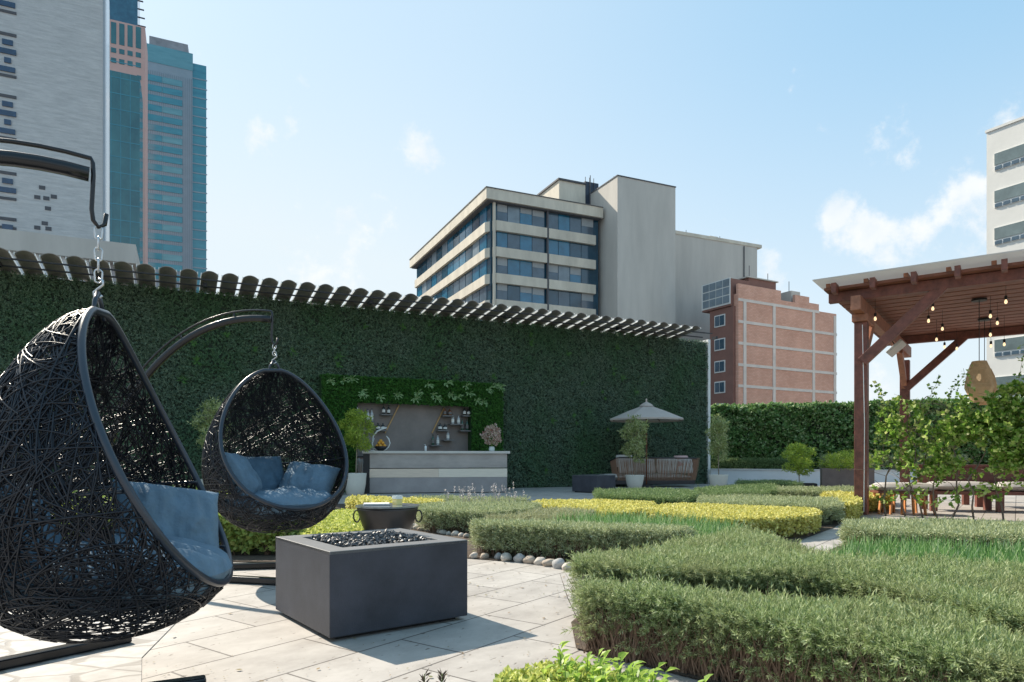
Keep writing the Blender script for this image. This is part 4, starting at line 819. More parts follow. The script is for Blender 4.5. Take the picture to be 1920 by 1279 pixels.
p1 = softbox(MB(), (0,0,0), (.5,.44,.16)).build('throw_pillow', M_CUSH, None, smooth=True); p1.location = s1.matrix_basis @ Vector((.22, .22, .80)); p1.rotation_euler = (R_(58), 0, -.2); tag(p1, 'white pillow peeking over the left end of the sofa under the parasol', 'pillow')
s2 = rope_sofa('brown rope back sofa running behind the middle egg chair to the bar', 440, 924, 684, 922.5, .0, .94)
p1 = softbox(MB(), (0,0,0), (.52,.46,.16)).build('throw_pillow', M_CUSH, None, smooth=True); p1.location = s2.matrix_basis @ Vector((2.9, .24, .84)); p1.rotation_euler = (R_(62), 0, .1); tag(p1, 'white pillow at the right end of the sofa beside the bar', 'pillow')

U = Vector(((1212-960)/1280*20.6, 20.6, 0)); um = thing('garden_parasol', 'pale taupe octagonal parasol on a wooden pole above the sofa', 'parasol', U)
um.scale = (1, 1, .965); MB().lathe([(.26,0),(.26,.05),(.05,.09)], 24).build('base', M_DARKB, um); MB().tube([(0,0,.05),(0,0,2.62)], .024, 10).build('pole', M('parasol_wood', (.22,.09,.05), .5, .2), um, smooth=True)
cn = MB(); N8 = 8; V = [(0,0,2.60)]; F = []
for k in range(N8*2):
    a = math.pi*k/N8+.2; rr = 1.15 if k % 2 == 0 else 1.07; V.append((.5*rr*math.cos(a), .5*rr*math.sin(a), 2.38+(.0 if k % 2 == 0 else -.02)))
for k in range(N8*2):
    a = math.pi*k/N8+.2; rr = 1.15 if k % 2 == 0 else 1.08; V.append((rr*math.cos(a), rr*math.sin(a), 2.13))
for k in range(N8*2):
    a = math.pi*k/N8+.2; rr = 1.15 if k % 2 == 0 else 1.08; V.append((rr*math.cos(a), rr*math.sin(a), 2.08))
n_ = N8*2
for k in range(n_): j = (k+1) % n_; F += [(0, 1+k, 1+j), (1+k, 1+n_+k, 1+n_+j, 1+j), (1+n_+k, 1+2*n_+k, 1+2*n_+j, 1+n_+j)]
cn.add(V, F); M_CANV = leafmat('off_white_canvas', [(.66,.57,.51),(.70,.61,.55)], .3, .8)
o = cn.build('canopy', M_CANV, um); so = o.modifiers.new('thickness', 'SOLIDIFY'); so.thickness = .006
MB().lathe([(.22,2.53),(.16,2.60),(.03,2.67),(.02,2.72),(.03,2.74),(.01,2.78)], 16).build('top_cap', M_CANV, um)
for k in range(8): a = math.pi*k/4+.2; MB().bar((0,0,2.50), (1.1*math.cos(a), 1.1*math.sin(a), 2.115), .014, .02).build('rib', M('parasol_wood', (.22,.09,.05), .5, .2), um)

# ================================================================== RETAINING WALL, CLIPPED IVY SCREEN, PLANTERS
RA, RB = Vector((6.75, 23.2, 0)), Vector((12.2, 21.2, 0)); RD = (RB-RA); RAng = math.atan2(RD.y, RD.x)
t = thing('retaining_wall', 'low white rendered retaining wall below the ivy screen', 'wall', RA, RAng)
MB().b2((0, 0, 0), (22, .3, .48)).build('wall', M('white_render', (.66,.67,.68), .85, .06, 1.2, .2, 30), t); MB().b2((0, -.03, .482), (22, .32, .52)).build('coping', M_CONC, t)
iv = thing('ivy_screen', 'tall clipped ivy screen growing above the white retaining wall', 'hedge', RA, RAng)
MB().b2((-.15, .95, .3), (22, 1.35, 2.58)).build('branches', M('ivy_inside', (.02,.03,.012), .95), iv)
n = 17000; P = np.column_stack([rng.uniform(-.2, 16, n), rng.uniform(.72, .98, n), .35+2.35*rng.uniform(0, 1, n)]); P[:, 1] += .16*np.sin(P[:, 0]*2.1+P[:, 2]*2)*np.cos(P[:, 2]*3.3+P[:, 0]); P[:, 2] += .05*np.sin(P[:, 0]*4)
n2 = 2600; P2 = np.column_stack([rng.uniform(-.2, 16, n2), rng.uniform(.8, 1.4, n2), 2.60+rng.uniform(-.03, .12, n2)])
np_mesh('foliage', instance([tmpl_tuft(5, .085, .07, .9) for _ in range(4)], np.concatenate([P, P2]), np.concatenate([np.tile([0, -1, .5], (n, 1)), np.tile([0, 0, 1.], (n2, 1))]), 1, .6), 4, leafmat('ivy_leaves', [(.05,.12,.03),(.11,.23,.06),(.22,.36,.12),(.46,.54,.30)], .35, .35), iv)
bed('dark shrub row on top of the retaining wall in front of the ivy', [tuple((RA+RD.normalized()*s_+Vector((-RD.y, RD.x, 0)).normalized()*o_)[:2]) for s_, o_ in ((.1,.34),(3.2,.34),(3.2,.8),(.1,.8))], .86, M_DK, ROSB, 900, 900, 1.7, 'hedge', None, name='shrub_row')
bed('taller silvery rosemary on top of the retaining wall behind the stone trough', [tuple((RA+RD.normalized()*s_+Vector((-RD.y, RD.x, 0)).normalized()*o_)[:2]) for s_, o_ in ((3.5,.3),(7.6,.3),(7.6,.8),(3.5,.8))], .95, M_ROSG, ROSB, 900, 900, 2.0, 'hedge', None, name='shrub_row', rough=.06)
tp_ = Vector(((1580-960)/1280*19.0, 19.0, 0)); t = thing('trough_planter', 'dark brown stone trough planter left of the pergola post', 'planter', tp_, -.35)
MB().b2((-.55, -.3, 0), (.75, .35, .60)).build('trough', M('brown_stone', (.17,.13,.115), .75, .2, 3, .3, 30), t, bevel=.01); MB().b2((-.5, -.25, .601), (.7, .3, .61)).build('soil', soil, t)
bb = ball(700, (.1, 0, .74), (.62, .3, .24), ROSB, 1.6, .5); np_mesh('shrub', bb, 4, M_LTREE, t)

# ================================================================== PERGOLA
PP = Vector((5.53, 10.8, 0)); pg = thing('timber_pergola', 'reddish brown timber pergola with a pale translucent roof on the right', 'pergola', PP, R_(53.5))
M_RED = M('red_brown_timber', (.165,.055,.038), .5, .42, 9, .3, 40, stretch=(1, 1, 1), spec=.5); M_RED2 = M('lighter_red_timber', (.32,.135,.08), .55, .35, 9, .15, 60); M_ROOF = leafmat('translucent_roof', [(.56,.56,.56),(.60,.59,.58)], .55, .4)
PM = pg.matrix_basis; M_BOARD = M('ceiling_timber', (.22,.088,.058), .6, .25, 5, .1, 60)
LB = 5.2
for x, y in ((0,0),(LB,0),(0,-4.6),(LB,-4.6)):
    MB().b2((x-.092, y-.092, 0), (x+.092, y+.092, 3.030)).build('post', M_RED, pg, bevel=.006)
for y in (0, -4.6):
    MB().b2((-.5, y-.07, 3.150), (LB+.5, y+.07, 3.370)).build('side_beam', M_RED2, pg, bevel=.006)
    MB().b2((-.16, y-.115, 3.032), (.42, y+.115, 3.148)).build('bracket', M_RED2, pg, bevel=.01)
for x in (0, LB):
    MB().b2((x-.17, -5.1, 3.372), (x-.05, .45, 3.530)).build('front_beam' if x == 0 else 'back_beam', M_RED, pg, bevel=.006)
    for y, s_ in ((0, -1), (-4.6, 1)): MB().bar((x-.11, y+s_*.03, 2.40), (x-.11, y+s_*1.14, 3.46), .11, .15).build('brace', M_RED, pg, bevel=.005)
for x, s_ in ((0, 1), (LB, -1)):
    MB().bar((x+s_*.05, 0, 2.45), (x+s_*.85, 0, 3.130), .11, .14).build('brace', M_RED2, pg, bevel=.005)
for k in range(19):
    x = -.36+k*.335; MB().b2((x+.02, -5.2, 3.540), (x+.285, .48, 3.580)).build('ceiling_board', M_BOARD, pg)
for k in range(10):
    y = .30-.535*k; MB().b2((-.56, y-.035, 3.450), (-.34, y+.035, 3.595)).build('rafter_end', M_RED, pg); 
for k in range(11):
    y = .42-.535*k; MB().b2((-.35, y-.03, 3.582), (LB+.5, y+.03, 3.640)).build('rafter', M_RED2, pg)
MB().b2((-.66, -5.4, 3.650), (LB+.7, .58, 3.665)).build('roof_sheet', M_ROOF, pg)
def pw(x, y, z): return PM @ Vector((x, y, z))
# bulbs: two festoon lines
M_BULB = M('warm_bulb', (1.0,.72,.42), .1, 0, emit=.8); M_BLK = M('black_rubber', (.015,.015,.015), .5)
bulb_px = [(1749,578,1.2),(1741,601,1.6),(1767,616,2.4),(1756,636,3.3),(1771,650,4.3),(1641,597,.45),(1857,592,1.6),(1870,605,2.2),(1857,627,2.6),(1886,565,.9),(1883,645,3.6),(1858,648,4.2),(1794,653,4.6)]
words = ['third from left in the front line','left one below the front line','middle one of the left cluster','lower left one over the back brace','at the top of the back brace','hanging inside the front post','right line, second from the front','right line, third from the front','right line, fourth from the front','right line, closest to the viewer','right line, farthest back','right line, beside the pendant cable','just right of the back brace']
bulb_pts = []
for (px, py, gx), wd_ in zip(bulb_px, words):
    # point on the ray at pergola coordinate x = gx
    u = Vector((math.cos(R_(53.5)), math.sin(R_(53.5)), 0)); ray = Vector(((px-960)/1280, 1, -(py-858)/1280)); k = (gx+PP.dot(u))/ray.dot(u); pt = Vector((0,0,.9))+ray*k
    bulb_pts.append(pt); t = thing('light_bulb', 'warm glass bulb under the pergola, '+wd_, 'light bulb', pt+Vector((0,0,-.06)), 0, 'festoon bulbs under the pergola')
    MB().lathe([(.004,.02),(.016,.028),(.022,.045),(.020,.06),(.013,.078),(.012,.085)], 14).build('globe', M_BULB, t, smooth=True); MB().lathe([(.018,.085),(.02,.09),(.02,.14),(.008,.15)], 12).build('socket', M_BLK, t)
    MB().tube([(0,0,.15),(0,0,max(.2, 3.53-pt.z+.06))], .003, 5).build('cord', M_BLK, t)
# pendant lamps
def pendant(px, py, gx, label, sc=1.0):
    u = Vector((math.cos(R_(53.5)), math.sin(R_(53.5)), 0)); ray = Vector(((px-960)/1280, 1, -(py-858)/1280)); k = (gx+PP.dot(u))/ray.dot(u); pt = Vector((0,0,.9))+ray*k
    t = thing('pendant_lamp', label, 'pendant lamp', pt, 0, 'woven pendant lamps'); m = MB(); H_ = .50*sc; prof = [(.10,.5),(.155,.36),(.20,.12),(.20,.06),(.15,-.06),(.10,-.15),(.08,-.17)]
    for k2 in range(84):
        a = 2*math.pi*k2/84; m.tube([(r*sc*math.cos(a+.05*(z)), r*sc*math.sin(a+.05*z), z*sc-.2) for r, z in prof], .0055, 4)
    for r, z in prof: m.tube([(r*sc*math.cos(a), r*sc*math.sin(a), z*sc-.2) for a in np.linspace(0, 2*math.pi, 30)[:-1]], .006, 4, closed=True)
    m.build('woven_shade', M('rattan', (.68,.47,.26), .7, .15, 20), t)
    MB().lathe([(.01,-.02),(.035,.02),(.035,.06),(.015,.1)], 14).build('bulb', M_BULB, t, smooth=True); MB().tube([(0,0,.1),(0,0,3.52-pt.z)], .006, 6).build('cable', M_BLK, t); MB().lathe([(.11,3.49-pt.z),(.11,3.52-pt.z),(.02,3.53-pt.z)], 20).build('ceiling_rose', M_BLK, t)
pendant(1836, 712, 1.7, 'near woven rattan pendant lamp hanging in the pergola', 1.0); pendant(1846, 722, 3.7, 'farther rattan pendant lamp half hidden behind the nearer one', 1.0)
ht = thing('patio_heater', 'flat white heater panel clamped under the side beam of the pergola', 'heater', pw(2.9, -.12, 2.99), R_(53.5)); MB().box((0,0,0), (.62,.34,.05), M4=Matrix.Rotation(R_(-42), 3, 'X')).build('panel', M('heater_grey', (.55,.54,.52), .4, .08), ht, bevel=.01); MB().bar((0,0,.03),(0,.1,.2),.04,.02).build('bracket', M_DKM, ht)
cb = MB().tube([pw(-.11,-.05,0.05)+Vector((.0,0,0)), pw(-.11,-.06,1.4), pw(-.11,-.03,2.98)], .006, 5).build('cable', M('white_plastic', (.8,.8,.8), .4, .02), None); tag(cb, 'thin white cable running up the front pergola post', 'cable')

# vines between the pergola posts
M_VINE = leafmat('vine_leaves', [(.09,.17,.025),(.16,.30,.04),(.26,.42,.07),(.42,.54,.14),(.58,.60,.26)], .5, .4)
def vine(label, y0, y1, top, n, seed, lowfrac=.25, ystems=3):
    random.seed(seed); t = thing('climbing_vine', label, 'climbing plant', PP, R_(53.5), 'vines climbing beside the pergola'); st = MB(); V = []; tm = [tmpl_tuft(4, .062, .050, 1.0) for _ in range(4)]
    for k in range(ystems):
        y = y0+(y1-y0)*(k+.5)/ystems; pts = [Vector((-.1, y, 0))]; zt_ = top(y)*random.uniform(.85, 1.05)
        for i in range(1, 9): pts.append(Vector((-.1+random.gauss(0, .05), y+random.gauss(0, .07)+.04*math.sin(i), zt_*i/8)))
        st.tube(pts, [.014*(1-.09*i) for i in range(9)], 6)
        for i in range(2, 9):
            for s_ in range(2): e = pts[i]+Vector((random.gauss(0, .12), random.gauss(0, .3), random.uniform(.0, .25))); st.tube([pts[i], (pts[i]+e)/2+Vector((0,0,.04)), e], [.005,.004,.002], 4)
    st.build('stems', M_BARK2, t, smooth=True); g_ = np.random.default_rng(seed); P = []
    while len(P) < n:
        y = g_.uniform(y0, y1); z = g_.uniform(.12, 1)*top(y); f = z/top(y)
        nv = mnoise.noise(Vector((y*2.3, z*2.6, seed)))+.5*mnoise.noise(Vector((y*5.5, z*5.5, seed+3)))
        dens = (lowfrac if f < .38 else 1.0)
        if nv*1.1+.42 > g_.uniform(0, 1)/dens*.85: P.append((-.1+g_.normal(0, .10+.06*f), y, z))
    P = np.array(P); np_mesh('foliage', instance(tm, P, np.tile([-.6, 0, .8], (len(P), 1)), 1, .7), 4, M_VINE, t); return t
vine('thin vine with sparse pale leaves just right of the front pergola post', -.75, -.22, lambda y: 1.72+.1*math.sin(y*9), 330, 4, .35, 2)
vine('medium leafy vine above the timber stool', -1.3, -.75, lambda y: 1.72+.16*math.sin(y*8), 430, 5, .3, 3)
vine('densest bright green vine at the right edge of the picture', -3.4, -1.3, lambda y: 1.84+.10*math.sin(y*6+1), 4300, 6, .10, 6)
# hanging shoots
t = thing('vine_shoots', 'loose vine shoots trailing above the dense vine against the sky', 'climbing plant', PP, R_(53.5)); V = []; st = MB()
for (y, z, dy, dz) in [(-.4,1.95,.2,.05),(-.85,1.9,-.2,.2),(-1.1,1.95,-.25,.15),(-1.45,1.95,.1,.25),(-1.95,2.0,-.15,.6),(-2.1,2.0,-.1,.5),(-2.5,2.0,-.2,.3)]:
    pts = [Vector((-.1, y+dy*i/5, z-.3+(dz+.3)*i/5+random.gauss(0,.02))) for i in range(6)]; st.tube(pts, .003, 4); Pq = [tuple(pts[i]+(pts[i+1]-pts[i])*random.random()+Vector((random.gauss(0,.03), random.gauss(0,.04), random.gauss(0,.03)))) for i in range(5) for _ in range(4)]
    V.append(instance([tmpl_tuft(2, .06, .045, 1)], np.array(Pq), np.tile([-.5,0,.5], (len(Pq), 1)), 1, .7))
np_mesh('foliage', np.concatenate(V), 4, M_VINE, t); st.build('stems', M_BARK2, t)

# pergola furniture
M_ORW = M('orange_timber', (.62,.26,.10), .5, .2, 6, .1, 50); M_TAN = M('tan_cushion', (.62,.54,.46), .85, .06, 6)
sp = Vector(((1692-960)/1280*10.95, 10.95, 0)); t = thing('timber_stool', 'orange brown slatted timber stool with a grey cushion right of the post', 'stool', sp, R_(-12))
for i, x in enumerate((-.36,-.21,-.06,.09,.24,.36)): MB().bar((x*1.12,-.2,0),(x,-.17,.33),.02,.085).build('slat', M_ORW, t, bevel=.004); MB().bar((x*1.12,.2,0),(x,.17,.33),.02,.085).build('slat', M_ORW, t, bevel=.004)
MB().b2((-.42,-.22,.33),(.42,.22,.37)).build('seat_board', M_RED, t, bevel=.005); softbox(MB(), (0,0,.43), (.9,.5,.14)).build('cushion', M('grey_cushion', (.46,.43,.41), .85, .05), t, smooth=True)
bp = Vector(((1850-960)/1280*11.3, 11.3, 0)); t = thing('timber_bench', 'dark timber bench with long white cushions behind the dense vine', 'bench', bp, R_(-14))
MB().b2((-.85,-.05,.28),(1.5,.55,.34)).build('seat_board', M_RED, t, bevel=.005); MB().b2((-.85,.55,.34),(1.5,.62,.74)).build('backrest', M_RED, t, bevel=.005); MB().b2((-.88,.5,.742),(1.53,.68,.775)).build('top_rail', M_RED, t, bevel=.004)
for x in (-.78,.2,1.35): MB().b2((x-.05,-.02,0),(x+.05,.06,.278)).build('leg', M_RED, t); MB().b2((x-.05,.45,0),(x+.05,.54,.278)).build('leg', M_RED, t)
for x in (-.34,.67): softbox(MB(), (x,.22,.42), (.98,.55,.15)).build('seat_cushion', M('grey_cushion', (.46,.43,.41), .85, .05), t, smooth=True)
t = thing('dining_table', 'dark timber table behind the bench inside the pergola', 'table', bp+Vector((1.7, 1.2, 0)), R_(-14)); MB().b2((-1.2,-.4,.68),(1.2,.4,.74)).build('table_top', M_RED, t, bevel=.005)
for x, y in ((-1,-.3),(1,-.3),(-1,.3),(1,.3)): MB().b2((x-.05,y-.05,0),(x+.05,y+.05,.679)).build('leg', M_RED, t)

# ================================================================== BUILDINGS
def glassmat(name, col, rough=.08, spec=.9, metal=.0): return M(name, col, rough, .25, .8, 0, spec=spec, metal=metal)
GL = [glassmat('office_glass_dark', (.012,.06,.10)), glassmat('office_glass_blue', (.02,.14,.24)), glassmat('office_glass_blind', (.17,.22,.26), .3), glassmat('office_glass_slate', (.06,.10,.14), .15)]
M_CREAM = M('cream_render', (.64,.575,.475), .85, .16, .6, .2, 3, bdist=.05, stretch=(1,1,.25)); M_GREYR = M('grey_render', (.56,.52,.47), .9, .10, .5, .2, 2, bdist=.05, stretch=(1,1,.18)); M_SOFF = M('soffit', (.10,.10,.11), .8)
ob = thing('office_building', 'cream banded office block with ribbon windows and a blank grey stair tower', 'building', (-3.3, 88, 0), math.atan2(1, 2.2))
# local: x to the right along the front, y back along the left side
def zy(py, Y): return .9-(py-858)/1280*Y
LX, LY = 17.6, 35.7
MB().b2((1.0, 1.0, 0), (LX-.2, LY-1, 34.3)).build('core', GL[0], ob)
rf = MB().b2((0, 0, 34.35), (LX, LY, 35.75)).build('roof_fascia', M_CREAM, ob); MB().b2((-.08, -.08, 35.752), (LX, LY, 35.87)).build('roof_edge', M('grey_flashing', (.12,.12,.12), .7), rf)
MB().b2((.3, .3, 34.2), (LX-.1, LY-.3, 34.348)).build('soffit', M_SOFF, ob)
rows = [(31.9, 30.6), (28.45, 27.2), (25.0, 23.75), (21.6, 20.35), (18.2, 16.9)]; gl_tops = [34.2]+[r[1]-.01 for r in rows]
ch = 1.1                                                       # chamfered corner
for i, (za, zb_) in enumerate(rows):
    b = MB(); b.prism([(.55, LY-1.2), (.55, ch+.8), (.55+ch, .45), (9.05, .45), (9.05, 1.2), (2, 1.4), (1.3, 2.2), (1.3, LY-1.2)], zb_, za); b.build('spandrel_band', M_CREAM, ob)
    b = MB(); b.b2((9.35, .45, zb_), (LX-.9, 1.2, za)); b.build('spandrel_band', M_CREAM, ob)
random.seed(12)
for i in range(5):
    z1 = gl_tops[i]; z0 = rows[i][0]+.01
    xs = [1.85, 3.4, 5.2, 7.0, 8.9]; xs2 = [9.4, 11.0, 12.8, 14.6, 16.6]
    for X in (xs, xs2):
        for k in range(4): 
            x0, x1 = X[k]+.05, X[k+1]-.05; g_ = random.choice([1,1,2,3,0,3]); wz_ = MB().b2((x0, .93, z0), (x1, .985, z1)).build('window', GL[g_], ob)
            if g_ in (1, 3) and random.random() < .5: MB().b2((x0+.02, .90, z0+(z1-z0)*random.uniform(.45,.7)), (x1-.02, .925, z1)).build('blind', M('roller_blind', (.34,.36,.37), .8, .08), wz_)
    for k in range(12):
        y0 = 2.2+k*2.65; g_ = random.choice([0,1,0,3,1,2]); MB().b2((.93, y0+.06, z0), (.985, y0+2.5, z1)).build('window', GL[g_], ob)
MB().b2((1.2, .5, 0), (1.5, .8, 34.2)).build('corner_column', M_CREAM, ob); MB().b2((9.1, .5, 0), (9.3, .9, 34.2)).build('mullion_pier', M_SOFF, ob)
tw = MB().b2((18, -3, 0), (27.7, 6, 39.15)).build('stair_tower', M_GREYR, ob); MB().b2((17.92, -3.08, 39.152), (27.78, 6.1, 39.3)).build('tower_coping', M_SOFF, tw)
MB().b2((27.72, .5, 0), (46.3, 12, 34.0)).build('rear_wing', M_GREYR, ob); MB().b2((27.72, .4, 34.002), (47.2, 12, 34.5)).build('wing_eave', M_CREAM, ob)
ph = MB().b2((12.9, 4.2, 35.88), (17.2, 14.6, 40.4)).build('penthouse', M_CREAM, ob); MB().b2((17.21, 4.3, 36.3), (19.5, 8.0, 41.0)).build('plant_room', M('dark_blue_steel', (.03,.045,.075), .5), ph); MB().b2((12.7, 4.0, 40.402), (17.3, 14.8, 40.65)).build('penthouse_roof', M_SOFF, ph)
for k in range(3): MB().b2((17.215+k*.7, 4.2, 36.3), (17.27+k*.7, 4.29, 41.6)).build('rail', M_SOFF, ph)
for a_, b_ in ((17.4, 1.0),): MB().tube([(17.5, 3.3, 36), (17.5, 3.3, 41.5)], .06, 6).build('ladder', M_SOFF, ob)

# brick block
bk = thing('brick_apartment_block', 'orange brick block with a pale concrete frame grid beyond the ivy screen', 'building', (29.9, 90, 0), R_(29.2))
def brick(name, c1, c2):
    m, nt, out = newmat(name); p = nn(nt, 'ShaderNodeBsdfPrincipled'); tcn = nn(nt, 'ShaderNodeTexCoord'); mp = nn(nt, 'ShaderNodeMapping'); mp.inputs['Rotation'].default_value = (R_(90), 0, 0); nt.links.new(tcn.outputs['Object'], mp.inputs[0])
    br = nn(nt, 'ShaderNodeTexBrick'); nt.links.new(mp.outputs[0], br.inputs[0]); br.inputs['Scale'].default_value = 1; br.inputs['Brick Width'].default_value = .5; br.inputs['Row Height'].default_value = .2; br.inputs['Mortar Size'].default_value = .02
    br.inputs['Color1'].default_value = c1+(1,); br.inputs['Color2'].default_value = c2+(1,); br.inputs['Mortar'].default_value = tuple(.75*a for a in c2)+(1,)
    n1 = nn(nt, 'ShaderNodeTexNoise'); n1.inputs['Scale'].default_value = .35; n1.inputs['Detail'].default_value = 7; nt.links.new(tcn.outputs['Object'], n1.inputs[0]); r = nn(nt, 'ShaderNodeValToRGB'); nt.links.new(n1.outputs['Fac'], r.inputs[0]); r.color_ramp.elements[0].position = .3; r.color_ramp.elements[0].color = (.82,.80,.78,1); r.color_ramp.elements[1].position = .7
    mu = nn(nt, 'ShaderNodeMix', data_type='RGBA', blend_type='MULTIPLY'); mu.inputs[0].default_value = 1; nt.links.new(br.outputs[0], mu.inputs[6]); nt.links.new(r.outputs[0], mu.inputs[7]); nt.links.new(mu.outputs[2], p.inputs[0]); p.inputs['Roughness'].default_value = .85; nt.links.new(p.outputs[0], out.inputs[0]); return m
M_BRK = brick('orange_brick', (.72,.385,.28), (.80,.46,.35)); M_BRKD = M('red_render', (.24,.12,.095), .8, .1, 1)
M_FRAME = M('concrete_frame', (.70,.62,.56), .9, .12, .6)
# front outline with parapet steps
MB().b2((.05, .1, 0), (16.3, 5.0, 22.6)).build('wall', M_BRK, bk); 
for x0, x1, z1 in ((.05, 8.3, 23.9), (11.2, 14.2, 23.7), (14.2, 16.3, 22.9)): MB().b2((x0, .1, 22.603), (x1, .5, z1)).build('parapet', M_BRK, bk)
MB().b2((16.303, .1, 0), (20.2, 5.0, 21.9)).build('wall', M_BRK, bk)
zb = [21.8, 18.9, 16.05, 13.2, 10.4, 7.6, 4.8]; 
for z in zb: MB().b2((0, .02, z-.22), (20.25 if z < 21 else 16.3, .099, z+.16)).build('ring_beam', M_FRAME, bk)
for px in (1397, 1452, 1526, 1566):
    r = (px-960)/1280; s_ = (r*90-29.9)/(math.cos(R_(29.2))-r*math.sin(R_(29.2))); MB().b2((s_-.26, -.01, 0), (s_+.26, .098, 21.6)).build('column', M_FRAME, bk)
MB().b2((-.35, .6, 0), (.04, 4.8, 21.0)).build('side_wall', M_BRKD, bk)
for i, z in enumerate((19.6, 16.4, 13.4, 10.6, 7.6)):
    f = MB().b2((-.42, 2.0, z-1.0), (-.352, 3.9, z+.6)).build('window', M('white_paint', (.72,.72,.70), .5, .04), bk); MB().b2((-.47, 2.15, z-.85), (-.422, 2.9, z+.45)).build('pane', GL[0], f); MB().b2((-.47, 3.0, z-.85), (-.422, 3.75, z+.45)).build('pane', GL[3], f)
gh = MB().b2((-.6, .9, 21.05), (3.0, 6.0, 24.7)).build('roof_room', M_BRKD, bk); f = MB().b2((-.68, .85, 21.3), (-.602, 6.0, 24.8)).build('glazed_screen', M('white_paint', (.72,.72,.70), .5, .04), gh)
for k in range(4):
    for j in range(3): MB().b2((-.74, 1.0+k*1.22, 21.5+j*1.1), (-.681, 2.08+k*1.22, 22.45+j*1.1)).build('pane', GL[2], f)
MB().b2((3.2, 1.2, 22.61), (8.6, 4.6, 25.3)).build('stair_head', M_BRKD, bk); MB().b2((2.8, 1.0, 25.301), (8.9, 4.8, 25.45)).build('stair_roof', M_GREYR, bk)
MB().lathe([(.55, 0), (.6, .2), (.6, 1.1), (.2, 1.4)], 16, (9.8, 2.4, 22.61)).build('water_tank', M_BLK, bk); MB().b2((11.5, 1, 22.61), (13.4, 3, 24.5)).build('roof_unit', M_GREYR, bk); MB().lathe([(.5,0),(.5,.9),(.1,1.1)],14,(15, 2.2, 22.61)).build('water_tank', M_GREYR, bk)
MB().b2((20.25, 1.5, 17.3), (20.9, 3.5, 19.4)).build('air_conditioner', M_GREYR, bk)

# white building at the right edge
wb = thing('white_apartment_block', 'white block with strip windows cut by the right edge', 'building', (48.6, 70, 0), math.atan2(-1, .566))
M_WB = M('white_stucco', (.72,.70,.66), .85, .04, .4, .2, 2, bdist=.04)
MB().b2((0, .12, 0), (18, 12, 34.2)).build('wall', M_WB, wb); MB().b2((-.1, .0, 34.202), (18, 12, 34.45)).build('parapet', M_WB, wb)
for k in range(8):
    z1 = 31.75-3.78*k
    if z1 < 4: break
    for j in range(5):
        x0 = .75+j*3.25; f = MB().b2((x0, .03, z1-1.75), (x0+3.1, .119, z1)).build('window', M('white_paint', (.72,.72,.70), .5, .04), wb)
        MB().b2((x0+.04, -.03, z1-1.20), (x0+3.04, .028, z1-.03)).build('pane', glassmat('stucco_glass', (.14,.18,.18), .12), f)
        for i in range(4): MB().b2((x0+.08+i*.76, -.03, z1-1.70), (x0+.68+i*.76, .028, z1-1.36)).build('pane', GL[3], f)

# concrete slab tower, left
ct = thing('concrete_tower', 'tall pale grey stone clad tower filling the left edge', 'building', (-36.0, 60, 0), math.atan2(1, 2.09))
def clad():
    m, nt, out = newmat('stone_cladding'); p = nn(nt, 'ShaderNodeBsdfPrincipled'); tcn = nn(nt, 'ShaderNodeTexCoord'); mp = nn(nt, 'ShaderNodeMapping'); mp.inputs['Scale'].default_value = (.35, .35, 2.6); nt.links.new(tcn.outputs['Object'], mp.inputs[0])
    n1 = nn(nt, 'ShaderNodeTexNoise'); n1.inputs['Scale'].default_value = 1.6; n1.inputs['Detail'].default_value = 8; n1.inputs['Roughness'].default_value = .75; nt.links.new(mp.outputs[0], n1.inputs[0]); r = nn(nt, 'ShaderNodeValToRGB'); nt.links.new(n1.outputs['Fac'], r.inputs[0]); r.color_ramp.elements[0].position = .32; r.color_ramp.elements[0].color = (.42,.42,.42,1); r.color_ramp.elements[1].position = .66; r.color_ramp.elements[1].color = (.63,.62,.61,1)
    nt.links.new(r.outputs[0], p.inputs[0]); p.inputs['Roughness'].default_value = .9; b = nn(nt, 'ShaderNodeBump'); b.inputs['Distance'].default_value = .08; b.inputs['Strength'].default_value = .7; nt.links.new(n1.outputs['Fac'], b.inputs['Height']); nt.links.new(b.outputs[0], p.inputs['Normal']); nt.links.new(p.outputs[0], out.inputs[0]); return m
MB().b2((-15, 0, 0), (0, 6.5, 44)).build('wall', clad(), ct); MB().b2((.003, .6, 12), (.16, 1.6, 44)).build('edge_fin', M('pale_blue_panel', (.50,.55,.60), .4, .05), ct); MB().b2((.003, 2.2, 0), (.1, 5, 44)).build('side_glass', GL[1], ct)
def cx_(px): r = (px-960)/1280; a = math.atan2(1, 2.09); return (r*60+36.0)/(math.cos(a)-r*math.sin(a))
def cz_(px, py): a = math.atan2(1, 2.09); return .9-(py-858)/1280*(60+cx_(px)*math.sin(a))
xr0, xr1 = cx_(-40), cx_(31); MGB = M('blue_recess', (.025,.06,.12), .25, .3, spec=.7)
for (ya, yb) in ((-60,25), (62,145), (178,262), (322,375), (408,430)):
    za, zb2 = cz_(15, ya), cz_(15, yb); fr = MB().b2((xr0, -.06, za-.25), (xr1, -.003, za)).b2((xr0, -.06, zb2), (xr1, -.003, zb2+.22)).b2((xr0, -.06, zb2+.1), (xr0+.1, -.003, za-.1)).build('window', M_SOFF, ct)
    nrow = max(1, int((za-zb2-.6)/.75)); 
    for k in range(nrow):
        z = za-.6-.75*k; wv = (.55, .9, .35, .8, .5)[k % 5]; xc = cx_(15); L_ = wv*(xr1-cx_(0))/1.6
        MB().b2((xc-L_, -.12, z-.42), (xc+L_*.9, -.01, z)).build('pane', MGB, fr)
for px, py in ((79,352),(70,370),(87,372),(101,369),(90,391),(84,419),(70,427),(91,429)):
    MB().b2((cx_(px)-.22, -.04, cz_(px,py)-.16), (cx_(px)+.22, -.003, cz_(px,py)+.16)).build('window', M_SOFF, ct)
